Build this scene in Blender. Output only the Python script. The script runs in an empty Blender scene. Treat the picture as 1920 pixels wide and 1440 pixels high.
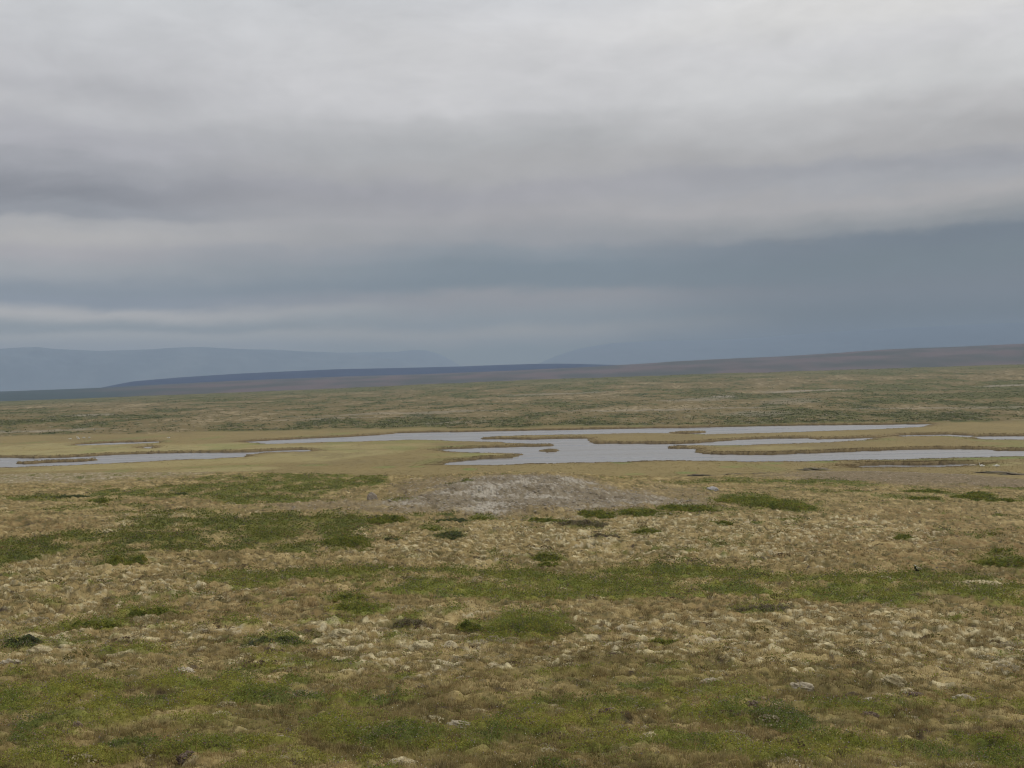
import bpy, math, random
import numpy as np
from mathutils import Vector, Matrix

rng = np.random.default_rng(11)
random.seed(11)
scene = bpy.context.scene
C = scene.collection

# ------------------------------------------------------------------ camera
F = 2400.0                       # focal length in pixels of a 1920 px wide frame
ROLL = math.radians(1.19)
PITCH = math.atan2(5.0, F)
CAMZ = 22.0                      # metres above the lake
R0 = np.array([1.0, 0, 0]); F0 = np.array([0, math.cos(PITCH), math.sin(PITCH)])
U0 = np.cross(R0, F0)
CR = math.cos(ROLL) * R0 - math.sin(ROLL) * U0
CU = math.sin(ROLL) * R0 + math.cos(ROLL) * U0
cam_d = bpy.data.cameras.new("camera"); cam = bpy.data.objects.new("camera", cam_d); C.objects.link(cam)
cam_d.sensor_width = 36.0; cam_d.lens = 36.0 * F / 1920.0
cam_d.clip_start = 0.1; cam_d.clip_end = 120000
m = Matrix(((CR[0], CU[0], -F0[0], 0), (CR[1], CU[1], -F0[1], 0), (CR[2], CU[2], -F0[2], CAMZ), (0, 0, 0, 1)))
cam.matrix_world = m
scene.camera = cam

# ------------------------------------------------------------------ sky, sun, exposure
SUN_EL, SUN_AZ = math.radians(43), math.radians(42)      # azimuth east of the view axis
EXPOSURE = 0.0
HAZE = 9.5e-5
HAZE_COL = (0.455, 0.575, 0.735, 1)
ZENITH = 1.45

def srgb(c):
    return tuple(((v / 255) / 12.92 if v <= 10.3 else (((v / 255) + 0.055) / 1.055) ** 2.4) for v in c)

def build_world():
    w = bpy.data.worlds.new("World"); scene.world = w; w.use_nodes = True
    nt = w.node_tree; nt.nodes.clear(); N = nt.nodes.new; L = nt.links.new
    def math_(op, a, b=None, clamp=False):
        n = N("ShaderNodeMath"); n.operation = op; n.use_clamp = clamp
        for i, v in enumerate((a, b)):
            if v is None: continue
            if isinstance(v, (int, float)): n.inputs[i].default_value = v
            else: L(v, n.inputs[i])
        return n.outputs[0]
    tc = N("ShaderNodeTexCoord"); sep = N("ShaderNodeSeparateXYZ"); L(tc.outputs["Generated"], sep.inputs[0])
    x, y, z = sep.outputs
    az = math_("ARCTAN2", x, y); el = math_("ARCSINE", z)
    def noise(sa, se, off, detail, rough=0.5, dist=0.0):
        c = N("ShaderNodeCombineXYZ"); L(math_("MULTIPLY", az, sa), c.inputs[0])
        # the layers bank very slightly down to one side, as the rain front does
        L(math_("MULTIPLY", math_("SUBTRACT", el, math_("MULTIPLY", az, 0.02)), se), c.inputs[1]); c.inputs[2].default_value = off
        n = N("ShaderNodeTexNoise"); n.inputs["Scale"].default_value = 1.0
        n.inputs["Detail"].default_value = detail; n.inputs["Roughness"].default_value = rough
        n.inputs["Distortion"].default_value = dist
        L(c.outputs[0], n.inputs["Vector"])
        return math_("SUBTRACT", n.outputs[0], 0.5)
    warp = math_("ADD", math_("MULTIPLY", noise(3.2, 9, 1.3, 4, .5, .4), 0.036), math_("MULTIPLY", noise(10, 30, 4.1, 6, .6, .3), 0.034))
    # thin warp near the horizon so the low bands keep their place
    damp = N("ShaderNodeMapRange"); L(el, damp.inputs[0]); damp.inputs[1].default_value = .02; damp.inputs[2].default_value = .15
    damp.inputs[3].default_value = .35; damp.inputs[4].default_value = 1
    elw = math_("ADD", el, math_("MULTIPLY", warp, damp.outputs[0]))
    t = math_("DIVIDE", elw, 0.36, True)
    def ramp(stops, low=1.0):
        r = N("ShaderNodeValToRGB"); r.color_ramp.interpolation = 'EASE'
        el_ = r.color_ramp.elements
        while len(el_) > 1: el_.remove(el_[0])
        first = True
        for e, c in stops:
            c = tuple(v * (low if e < .114 else 1) for v in c); mean = sum(c) / 3; sat = .62 if e > .11 else .9; c = tuple(mean + (v - mean) * sat for v in c)
            if first: k = el_[0]; k.position = e / .36; first = False
            else: k = el_.new(e / .36)
            # the rain haze in front of the clouds veils them towards the horizon: the clouds behind are as much brighter or darker
            T = math.exp(-HAZE * min(690 / max(e, .02), 18500))
            k.color = (*[min(1.0, max(.03, (v - (1 - T) * h) / T)) for v, h in zip(srgb(c), (.180, .225, .286))], 1)
        L(t, r.inputs[0]); return r.outputs[0]
    left = ramp([(0, (134, 144, 156)), (0.0345, (134, 144, 156)), (0.042, (142, 150, 159)), (0.0479, (132, 143, 154)), (0.0579, (160, 163, 168)), (0.0679, (131, 142, 156)), (0.077, (131, 142, 155)), (0.0929, (154, 159, 166)), (0.1054, (163, 163, 169)), (0.1179, (174, 173, 175)), (0.127, (168, 169, 174)), (0.1366, (143, 149, 162)), (0.1479, (133, 138, 152)), (0.1679, (154, 157, 168)), (0.1845, (170, 171, 181)), (0.2095, (184, 185, 191)), (0.2241, (179, 180, 187)), (0.2387, (188, 189, 195)), (0.2679, (198, 200, 205)), (0.3095, (203, 206, 210)), (0.36, (205, 208, 212))])
    mid = ramp([(0, (128, 141, 153)), (0.0271, (128, 141, 153)), (0.0417, (143, 150, 158)), (0.0521, (134, 145, 156)), (0.0667, (143, 148, 157)), (0.0771, (124, 138, 151)), (0.0917, (125, 139, 152)), (0.1042, (137, 147, 158)), (0.1154, (147, 152, 162)), (0.1354, (161, 161, 168)), (0.1562, (160, 160, 170)), (0.1729, (170, 170, 174)), (0.1896, (174, 176, 180)), (0.2062, (184, 185, 189)), (0.2208, (199, 199, 203)), (0.2604, (205, 205, 208)), (0.3021, (203, 205, 210)), (0.36, (205, 207, 212))], .97)
    right = ramp([(0, (108, 125, 143)), (0.0238, (108, 125, 143)), (0.0446, (118, 132, 147)), (0.0655, (123, 135, 149)), (0.0863, (121, 135, 148)), (0.1071, (120, 133, 148)), (0.1176, (137, 145, 155)), (0.1271, (154, 157, 163)), (0.1363, (168, 167, 171)), (0.1509, (160, 163, 172)), (0.1613, (154, 157, 168)), (0.1717, (168, 168, 172)), (0.1946, (185, 185, 188)), (0.2196, (200, 201, 203)), (0.2488, (206, 206, 209)), (0.2696, (214, 213, 212)), (0.2946, (221, 220, 219)), (0.36, (223, 222, 221))], .93)
    def mix(f, a, b):
        n = N("ShaderNodeMix"); n.data_type = 'RGBA'; L(f, n.inputs[0]); L(a, n.inputs[6]); L(b, n.inputs[7]); return n.outputs[2]
    def mr(v, a, b):
        n = N("ShaderNodeMapRange"); n.interpolation_type = 'SMOOTHSTEP'; L(v, n.inputs[0]); n.inputs[1].default_value = a; n.inputs[2].default_value = b; return n.outputs[0]
    azw = math_("ADD", az, math_("MULTIPLY", noise(4, 14, 8.8, 3), 0.25))
    col = mix(mr(azw, -.34, -.02), left, mid)
    col = mix(mr(azw, .0, .30), col, right)
    # cloud texture: soft lumps and thin streaks
    tex = math_("ADD", math_("MULTIPLY", noise(8, 15, 2.2, 8, .6, .5), 0.34), math_("MULTIPLY", noise(17, 44, 6.6, 6, .6, .4), 0.26))
    gain = math_("ADD", 1.0, math_("MULTIPLY", tex, damp.outputs[0]))
    zen = N("ShaderNodeMapRange"); zen.interpolation_type = 'SMOOTHSTEP'; L(el, zen.inputs[0])
    zen.inputs[1].default_value = .34; zen.inputs[2].default_value = .95; zen.inputs[3].default_value = 1; zen.inputs[4].default_value = ZENITH
    gain = math_("MULTIPLY", gain, zen.outputs[0])
    vm = N("ShaderNodeVectorMath"); vm.operation = 'SCALE'; L(col, vm.inputs[0]); L(gain, vm.inputs[3])
    bg = N("ShaderNodeBackground"); L(vm.outputs[0], bg.inputs[0]); bg.inputs[1].default_value = 0.985
    sky = N("ShaderNodeTexSky"); sky.sky_type = 'NISHITA'; sky.sun_disc = False
    sky.sun_elevation = SUN_EL; sky.sun_rotation = SUN_AZ; sky.air_density = 1.5; sky.dust_density = 3
    bs = N("ShaderNodeBackground"); L(sky.outputs[0], bs.inputs[0]); bs.inputs[1].default_value = 0.06
    # ninety-three parts cloud deck, the rest clear-sky light through it
    ms = N("ShaderNodeMixShader"); ms.inputs[0].default_value = 0.95; L(bs.outputs[0], ms.inputs[1]); L(bg.outputs[0], ms.inputs[2])
    out = N("ShaderNodeOutputWorld"); L(ms.outputs[0], out.inputs[0])
build_world()
sl = bpy.data.lights.new("sun", 'SUN'); sl.energy = 1.5; sl.angle = math.radians(10); sl.color = (1, .96, .88)
so = bpy.data.objects.new("sun", sl); C.objects.link(so)
sd_ = Vector((math.sin(SUN_AZ) * math.cos(SUN_EL), math.cos(SUN_AZ) * math.cos(SUN_EL), math.sin(SUN_EL)))
so.rotation_euler = sd_.to_track_quat('Z', 'Y').to_euler()
vs = scene.view_settings; vs.view_transform = 'Standard'; vs.look = 'None'; vs.exposure = EXPOSURE; vs.gamma = 1; vs.use_curve_mapping = False
scene.cycles.filter_width = 1.15; scene.cycles.use_denoising = True; scene.cycles.denoiser = 'OPENIMAGEDENOISE'; scene.cycles.denoising_input_passes = 'RGB_ALBEDO_NORMAL'; scene.cycles.denoising_prefilter = 'ACCURATE'
scene.cycles.max_bounces = 4; scene.cycles.volume_bounces = 0
scene.cycles.diffuse_bounces = 2; scene.cycles.glossy_bounces = 2; scene.cycles.transparent_max_bounces = 4

# ------------------------------------------------------------------ helpers
def ray(px, py):
    d = F0 + (px - 960) / F * CR + (720 - py) / F * CU
    return d / np.linalg.norm(d)

def hrow(px): return 725 - math.tan(ROLL) * (px - 960)
def azp(px): return math.atan2((px - 960) / F, 1.0)      # azimuth of a column (near the horizon)

def sstep(x, a, b):
    t = np.clip((x - a) / (b - a), 0, 1); return t * t * (3 - 2 * t)

def _hash(ix, iy, seed):
    h = (ix.astype(np.int64) * 374761393 + iy.astype(np.int64) * 668265263 + seed * 1442695041) & 0xFFFFFFFF
    h = ((h ^ (h >> 13)) * 1274126177) & 0xFFFFFFFF
    h = ((h ^ (h >> 16)) * 2246822519) & 0xFFFFFFFF
    return (h ^ (h >> 15))

def perlin(x, y, seed=0):
    x0 = np.floor(x); y0 = np.floor(y); fx = x - x0; fy = y - y0
    ix = x0.astype(np.int64); iy = y0.astype(np.int64)
    u = fx * fx * fx * (fx * (fx * 6 - 15) + 10); v = fy * fy * fy * (fy * (fy * 6 - 15) + 10)
    def g(dx, dy):
        a = _hash(ix + dx, iy + dy, seed) * (2 * math.pi / 4294967296.0)
        return np.cos(a) * (fx - dx) + np.sin(a) * (fy - dy)
    a = g(0, 0); b = g(1, 0); c = g(0, 1); d = g(1, 1)
    return 1.5 * ((a + (b - a) * u) * (1 - v) + (c + (d - c) * u) * v)

def fbm(x, y, seed=0, oct=3, gain=.5):
    s = 0; a = 1; t = 0
    for i in range(oct):
        s = s + a * perlin(x + 17.3 * i, y - 9.1 * i, seed + i); t += a; a *= gain; x = x * 2.03; y = y * 2.03
    return s / t * 1.25

def white(n): return rng.random(n)

def mesh_np(name, V, faces, col=None, mat=None, smooth=False, parent=None):
    """faces: list of int arrays (n, k)."""
    me = bpy.data.meshes.new(name)
    V = np.ascontiguousarray(V, dtype=np.float32)
    me.vertices.add(len(V)); me.vertices.foreach_set("co", V.ravel())
    faces = [f for f in faces if len(f)]
    loops = np.concatenate([f.ravel() for f in faces]).astype(np.int32)
    sizes = np.concatenate([np.full(len(f), f.shape[1]) for f in faces])
    starts = np.concatenate([[0], np.cumsum(sizes)[:-1]]).astype(np.int32)
    me.loops.add(len(loops)); me.loops.foreach_set("vertex_index", loops)
    me.polygons.add(len(sizes)); me.polygons.foreach_set("loop_start", starts)
    if smooth: me.polygons.foreach_set("use_smooth", np.ones(len(sizes), dtype=bool))
    if col is not None:
        ca = me.color_attributes.new("Col", 'FLOAT_COLOR', 'POINT')
        c4 = np.ones((len(V), 4), dtype=np.float32); c4[:, :3] = np.clip(col, 0, 1)
        ca.data.foreach_set("color", c4.ravel())
    me.update(calc_edges=True)
    o = bpy.data.objects.new(name, me); C.objects.link(o)
    if mat: me.materials.append(mat)
    if parent is not None: o.parent = parent
    return o

def tag(o, label, cat, group=None, kind=None):
    if label: o["label"] = label
    if cat: o["category"] = cat
    if group: o["group"] = group
    if kind: o["kind"] = kind
    return o

def empty(name, loc, rz=0):
    o = bpy.data.objects.new(name, None); C.objects.link(o); o.location = loc; o.rotation_euler = (0, 0, rz); return o

# ------------------------------------------------------------------ materials
def mat_col(name, rough=.9, spec=.15, grain=0.0, gscale=40.0, bump=0.0, bscale=30.0, sheen=0):
    mt = bpy.data.materials.new(name); mt.use_nodes = True; nt = mt.node_tree
    b = nt.nodes["Principled BSDF"]; b.inputs["Roughness"].default_value = rough
    b.inputs["Specular IOR Level"].default_value = spec
    a = nt.nodes.new("ShaderNodeAttribute"); a.attribute_name = "Col"
    src = a.outputs["Color"]
    tc = nt.nodes.new("ShaderNodeTexCoord")
    if grain:
        n = nt.nodes.new("ShaderNodeTexNoise"); n.inputs["Scale"].default_value = gscale; n.inputs["Detail"].default_value = 5; n.inputs["Roughness"].default_value = .65
        nt.links.new(tc.outputs["Object"], n.inputs["Vector"])
        mr = nt.nodes.new("ShaderNodeMapRange"); mr.inputs[1].default_value = .3; mr.inputs[2].default_value = .7; mr.inputs[3].default_value = 1 - grain; mr.inputs[4].default_value = 1 + grain
        nt.links.new(n.outputs[0], mr.inputs[0])
        v = nt.nodes.new("ShaderNodeVectorMath"); v.operation = 'SCALE'
        nt.links.new(src, v.inputs[0]); nt.links.new(mr.outputs[0], v.inputs[3]); src = v.outputs[0]
    nt.links.new(src, b.inputs["Base Color"])
    if bump:
        n = nt.nodes.new("ShaderNodeTexNoise"); n.inputs["Scale"].default_value = bscale; n.inputs["Detail"].default_value = 6
        nt.links.new(tc.outputs["Object"], n.inputs["Vector"])
        bp = nt.nodes.new("ShaderNodeBump"); bp.inputs["Strength"].default_value = bump; bp.inputs["Distance"].default_value = .05
        nt.links.new(n.outputs[0], bp.inputs["Height"]); nt.links.new(bp.outputs[0], b.inputs["Normal"])
    return mt

M_GROUND = mat_col("tundra_soil", .95, .1, .28, 9.0, .5, 14.0)
M_LEAF = mat_col("heath_leaf", .75, .2)
M_STRAW = mat_col("straw_blade", .85, .15)
for mt, k in ((M_LEAF, .38), (M_STRAW, .30)):
    nt = mt.node_tree; tr = nt.nodes.new("ShaderNodeBsdfTranslucent"); mx = nt.nodes.new("ShaderNodeMixShader"); mx.inputs[0].default_value = k
    at = [n for n in nt.nodes if n.type == 'ATTRIBUTE'][0]; nt.links.new(at.outputs["Color"], tr.inputs[0])
    nt.links.new(nt.nodes["Principled BSDF"].outputs[0], mx.inputs[1]); nt.links.new(tr.outputs[0], mx.inputs[2])
    nt.links.new(mx.outputs[0], [n for n in nt.nodes if n.type == 'OUTPUT_MATERIAL'][0].inputs[0])
M_TWIG = mat_col("twig_bark", .9, .1)
M_STONE = mat_col("lichen_stone", .95, .1, .35, 26.0, .8, 30.0)
M_FEATHER = mat_col("feather", .8, .2, .05, 30)
M_HILL = mat_col("far_moor", .95, .05)

def mat_water():
    mt = bpy.data.materials.new("lake_water"); mt.use_nodes = True; nt = mt.node_tree
    b = nt.nodes["Principled BSDF"]
    b.inputs["Base Color"].default_value = (.195, .19, .186, 1); b.inputs["Roughness"].default_value = .34
    b.inputs["IOR"].default_value = 1.33
    tc = nt.nodes.new("ShaderNodeTexCoord")
    mp = nt.nodes.new("ShaderNodeMapping"); mp.inputs["Scale"].default_value = (.55, .22, 1); mp.inputs["Rotation"].default_value = (0, 0, .25)
    n = nt.nodes.new("ShaderNodeTexNoise"); n.inputs["Scale"].default_value = 1.0; n.inputs["Detail"].default_value = 7; n.inputs["Roughness"].default_value = .62
    nt.links.new(tc.outputs["Object"], mp.inputs[0]); nt.links.new(mp.outputs[0], n.inputs["Vector"])
    bp = nt.nodes.new("ShaderNodeBump"); bp.inputs["Strength"].default_value = .9; bp.inputs["Distance"].default_value = .8
    nt.links.new(n.outputs[0], bp.inputs["Height"]); nt.links.new(bp.outputs[0], b.inputs["Normal"])
    # gusts: patches of rougher and calmer water
    m2 = nt.nodes.new("ShaderNodeMapping"); m2.inputs["Scale"].default_value = (.016, .05, 1); n2 = nt.nodes.new("ShaderNodeTexNoise"); n2.inputs["Detail"].default_value = 5
    n2.inputs["Scale"].default_value = 1.0; r2 = nt.nodes.new("ShaderNodeMapRange"); r2.inputs[1].default_value = .35; r2.inputs[2].default_value = .65; r2.inputs[3].default_value = .18; r2.inputs[4].default_value = .48
    nt.links.new(tc.outputs["Object"], m2.inputs[0]); nt.links.new(m2.outputs[0], n2.inputs["Vector"]); nt.links.new(n2.outputs[0], r2.inputs[0]); nt.links.new(r2.outputs[0], b.inputs["Roughness"])
    r3 = nt.nodes.new("ShaderNodeMapRange"); r3.inputs[1].default_value = .38; r3.inputs[2].default_value = .62; r3.inputs[3].default_value = .25; r3.inputs[4].default_value = 1.0
    nt.links.new(n2.outputs[0], r3.inputs[0]); nt.links.new(r3.outputs[0], bp.inputs["Strength"])
    return mt
M_WATER = mat_water()

# ------------------------------------------------------------------ terrain profile
LD0, LD1, NLD = math.log(2.0), math.log(40000.0), 1100
LDS = np.linspace(LD0, LD1, NLD)
CREST = [(-500, 881, 205), (0, 878, 200), (300, 879, 195), (600, 885, 185), (720, 890, 160), (850, 888, 140), (980, 887, 136), (1100, 889, 142), (1220, 893, 165),
         (1350, 889, 190), (1480, 879, 208), (1700, 877, 214), (1830, 880, 210), (1920, 886, 205), (2420, 892, 205)]
HILL = {-500: (760, [(795, 900), (773, 1350), (762, 2200)]), 0: (740, [(789, 900), (769, 1350), (753, 2200)]), 640: (695, [(783, 850), (754, 1300), (728, 2100)]),
        960: (662, [(779, 800), (744, 1300), (713, 2100)]), 1280: (650, [(770, 800), (734, 1300), (702, 2000)]), 1920: (642, [(766, 760), (724, 1200), (684, 2000)]),
        2420: (640, [(760, 760), (708, 1200), (664, 2000)])}

def zrow(px, row, d): return CAMZ - d * (row - hrow(px)) / F

def build_table():
    cols = []
    for px, cr, cd in CREST:
        pts = [(2.0, CAMZ - 1.75), (5, CAMZ - 2.3), (9, CAMZ - 3.2)]
        rows = [(1440, 14), (1300, 22), (1170, 36), (1066, 60), (1000, 85)]
        k = math.exp(-((px - 980) / 230.0) ** 4)
        r1 = (960 + 8 * k, 108); rows.append(r1)
        if cd > 175: rows += [(928, 138), (902, 168)]
        elif cd > 150: rows += [(930, 132)]
        else: rows += [(930, 121)]
        rows.append((cr, cd))
        pts += [(d, zrow(px, r, d)) for r, d in rows]
        zc = pts[-1][1]
        pts += [(cd + 12, zc - .75), (cd + 40, zc - 4.0), (cd + 75, 1.6), (330 if cd < 225 else 340, .75)]
        hx = sorted(HILL); ds = np.interp(px, hx, [HILL[h][0] for h in hx])
        pts.append((ds, .8))
        hp = []
        for i in range(3):
            zz = [zrow(h, HILL[h][1][i][0], HILL[h][1][i][1]) for h in hx]; dd = [HILL[h][1][i][1] for h in hx]
            hp.append((np.interp(px, hx, dd), np.interp(px, hx, zz)))
        pts += hp
        zt = hp[-1][1]
        pts += [(2600, zt * .90 + .5), (3400, 12.5), (8000, 14.0), (40000, 14.0)]
        d, z = zip(*pts)
        zz = np.interp(LDS, np.log(d), z)
        cols.append(zz)
    T = np.array(cols)
    k = np.exp(-0.5 * (np.arange(-12, 13) / 3.2) ** 2); k /= k.sum()
    T = np.array([np.convolve(np.pad(t, 12, mode='edge'), k, 'valid') for t in T])
    A = np.array([azp(c[0]) for c in CREST])
    AZ = np.linspace(A[0], A[-1], 400)
    G = np.empty((400, NLD))
    for i in range(NLD): G[:, i] = np.interp(AZ, A, T[:, i])
    k = np.exp(-0.5 * (np.arange(-20, 21) / 7.0) ** 2); k /= k.sum()
    G = np.apply_along_axis(lambda v: np.convolve(np.pad(v, 20, mode='edge'), k, 'valid'), 0, G)
    return AZ, G
TAZ, TG = build_table()

def base_h(az, d):
    a = np.clip((az - TAZ[0]) / (TAZ[-1] - TAZ[0]) * 399, 0, 398.999); l = np.clip((np.log(np.maximum(d, 2.0)) - LD0) / (LD1 - LD0) * (NLD - 1), 0, NLD - 1.001)
    ia = a.astype(int); il = l.astype(int); fa = a - ia; fl = l - il
    return (TG[ia, il] * (1 - fa) + TG[ia + 1, il] * fa) * (1 - fl) + (TG[ia, il + 1] * (1 - fa) + TG[ia + 1, il + 1] * fa) * fl

_dm = np.exp(np.linspace(math.log(6), math.log(3000), 6000))
def hit(px, py):
    r = ray(px, py); h = math.hypot(r[0], r[1]); az = math.atan2(r[0], r[1])
    zr = CAMZ + _dm * r[2] / h
    zb = base_h(np.full_like(_dm, az), _dm)
    i = int(np.argmax(zr <= zb))
    if i == 0: i = len(_dm) - 1
    d = _dm[i]; return np.array([math.sin(az) * d, math.cos(az) * d]), d, az

def onplane(px, py, z=0.0):
    r = ray(px, py); t = (z - CAMZ) / r[2]; return (r[0] * t, r[1] * t)

# ------------------------------------------------------------------ lakes (outlines on the water level)
W_MAIN = [(450, 829), (507, 826), (580, 822), (640, 820), (715, 815.5), (743, 812.5), (800, 811), (860, 810.5), (970, 808), (1073, 806), (1180, 804), (1280, 802.5), (1370, 800.5), (1467, 798.5), (1600, 797), (1700, 796), (1748, 795.5),
          (1730, 800), (1680, 802.5), (1613, 805.5), (1447, 811), (1323, 814), (1257, 812), (1200, 811.5), (1105, 813.5), (1000, 815.5), (923, 818), (898, 821), (908, 824), (960, 824), (998, 824.5), (1050, 823), (1103, 822.5), (1106, 828.5), (1113, 832), (1180, 832.5), (1273, 833), (1330, 829.5),
          (1380, 825.5), (1427, 823), (1480, 822), (1510, 822), (1533, 824), (1593, 823), (1650, 820.5), (1620, 824.5), (1547, 829), (1480, 831), (1410, 833.5), (1340, 834.5), (1270, 834), (1246, 837.5), (1255, 841), (1290, 842), (1309, 842), (1301, 847.5), (1318, 852), (1380, 853), (1447, 853), (1510, 851), (1573, 848.5), (1630, 846),
          (1680, 844.5), (1740, 843), (1800, 842.5), (1853, 843.5), (1865, 845.5), (1920, 846), (2100, 846), (2100, 853), (1920, 854), (1813, 857), (1740, 859), (1663, 861), (1610, 861.5), (1563, 863), (1480, 864), (1413, 864.5), (1340, 863.5), (1280, 862), (1215, 863), (1153, 865.5), (1100, 866.5), (1040, 867.5), (960, 869.5), (873, 871.5), (826, 870.5),
          (850, 866.5), (872, 863.5), (920, 860), (962, 858.5), (975, 854), (985, 850.5), (960, 849), (900, 848), (850, 846.5), (818, 844), (860, 842), (917, 839.5), (980, 838), (1036, 836.5), (1038, 832.5), (1000, 831.5), (957, 830), (937, 828), (853, 826.5), (827, 824.5), (767, 824), (683, 827), (633, 828), (570, 830), (507, 832)]
I_SMALL = [(1010, 846), (1020, 842), (1035, 841), (1048, 842), (1052, 845), (1046, 848), (1020, 848.5)]
I_FAR = [(1255, 810), (1280, 807.5), (1323, 807), (1325, 811.5), (1290, 813.5), (1260, 813)]
W_LEFT = [(-200, 858), (0, 858.5), (67, 860), (108, 859), (133, 858), (217, 853), (320, 850), (400, 849), (467, 848), (520, 845.5), (580, 843), (585, 845.5), (500, 848), (466, 851), (457, 856), (400, 859), (333, 861.5), (233, 867), (100, 872.5), (0, 876), (-200, 877)]
I_LEFT = [(14, 869), (40, 865.5), (75, 864), (112, 863), (150, 860.5), (178, 861), (185, 863.5), (150, 866), (110, 867), (60, 870), (20, 870.5)]
W_SLITS = [[(140, 834), (200, 831), (240, 829.8), (298, 828), (296, 829.8), (230, 832.5), (148, 835)],
           [(268, 838.2), (286, 837.6), (284, 840.4), (266, 840)],
           [(1826, 819), (1860, 818.3), (1920, 818), (2100, 818), (2100, 824), (1920, 823.5), (1863, 823.5), (1834, 822)],
           [(1598, 874), (1660, 873), (1740, 871.8), (1800, 871), (1850, 870.5), (1810, 873), (1740, 875), (1660, 876), (1606, 876)],
           [(1665, 817.6), (1700, 816), (1773, 815), (1824, 817.5), (1822, 819), (1770, 816.5), (1700, 817.8)],
           [(640, 825.4), (700, 822.8), (760, 821.6), (758, 823), (700, 824.4)]]
BANK_H = .45
def wpoly(p, island=False):
    # a near shore is seen over the top of its bank, a far shore down at the water line
    out = []; n = len(p)
    ar = sum(p[i][0] * p[(i + 1) % n][1] - p[(i + 1) % n][0] * p[i][1] for i in range(n))
    for i, q in enumerate(p):
        a, b = p[i - 1], p[(i + 1) % n]
        ny = -(b[0] - a[0]) * (1 if ar > 0 else -1); ln = math.hypot(b[0] - a[0], (b[1] - a[1]) * 4) + 1e-9
        k = min(1, max(0, ny / ln * 1.6)) if not island else min(1, max(0, -ny / ln * 1.6))
        out.append(onplane(q[0], q[1], BANK_H * k))
    return np.array(out)
WATER = [wpoly(W_MAIN), wpoly(W_LEFT)] + [wpoly(p) for p in W_SLITS]
ISLES = [wpoly(I_SMALL, True), wpoly(I_FAR, True), wpoly(I_LEFT, True)]

def poly_sd(P, x, y):
    """signed distance, positive inside"""
    inside = np.zeros(x.shape, bool); d2 = np.full(x.shape, 1e18)
    for i in range(len(P)):
        ax, ay = P[i]; bx, by = P[(i + 1) % len(P)]
        c = ((ay > y) != (by > y)) & (x < (bx - ax) * (y - ay) / (by - ay + 1e-12) + ax)
        inside ^= c
        vx, vy = bx - ax, by - ay; t = np.clip(((x - ax) * vx + (y - ay) * vy) / (vx * vx + vy * vy + 1e-12), 0, 1)
        d2 = np.minimum(d2, (x - ax - t * vx) ** 2 + (y - ay - t * vy) ** 2)
    d = np.sqrt(d2); return np.where(inside, d, -d)

def water_sd(x, y):
    wx = x + 1.5 * fbm(x / 7, y / 7, 90, 2) + .9 * fbm(x / 2.1, y / 2.1, 96, 2); wy = y + 2.8 * fbm(x / 9, y / 9, 93, 2) + 1.6 * fbm(x / 2.6, y / 3.5, 98, 2)
    s = np.full(x.shape, -1e9)
    for P in WATER: s = np.maximum(s, poly_sd(P, wx, wy))
    for P in ISLES: s = np.minimum(s, -poly_sd(P, wx, wy))
    return s

# ------------------------------------------------------------------ cover masks (patches on the ground)
def patch(px, py, rx, ry):
    P, d, az = hit(px, py)
    _, dn, _ = hit(px, py + ry); _, df, _ = hit(px, py - ry)
    if d < 240 and df > 235: df = min(df, d + 1.2 * (d - dn), 225)
    return (P[0], P[1], az, max(rx * d / F, .05), max((df - dn) / 2, .05), d)

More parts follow.
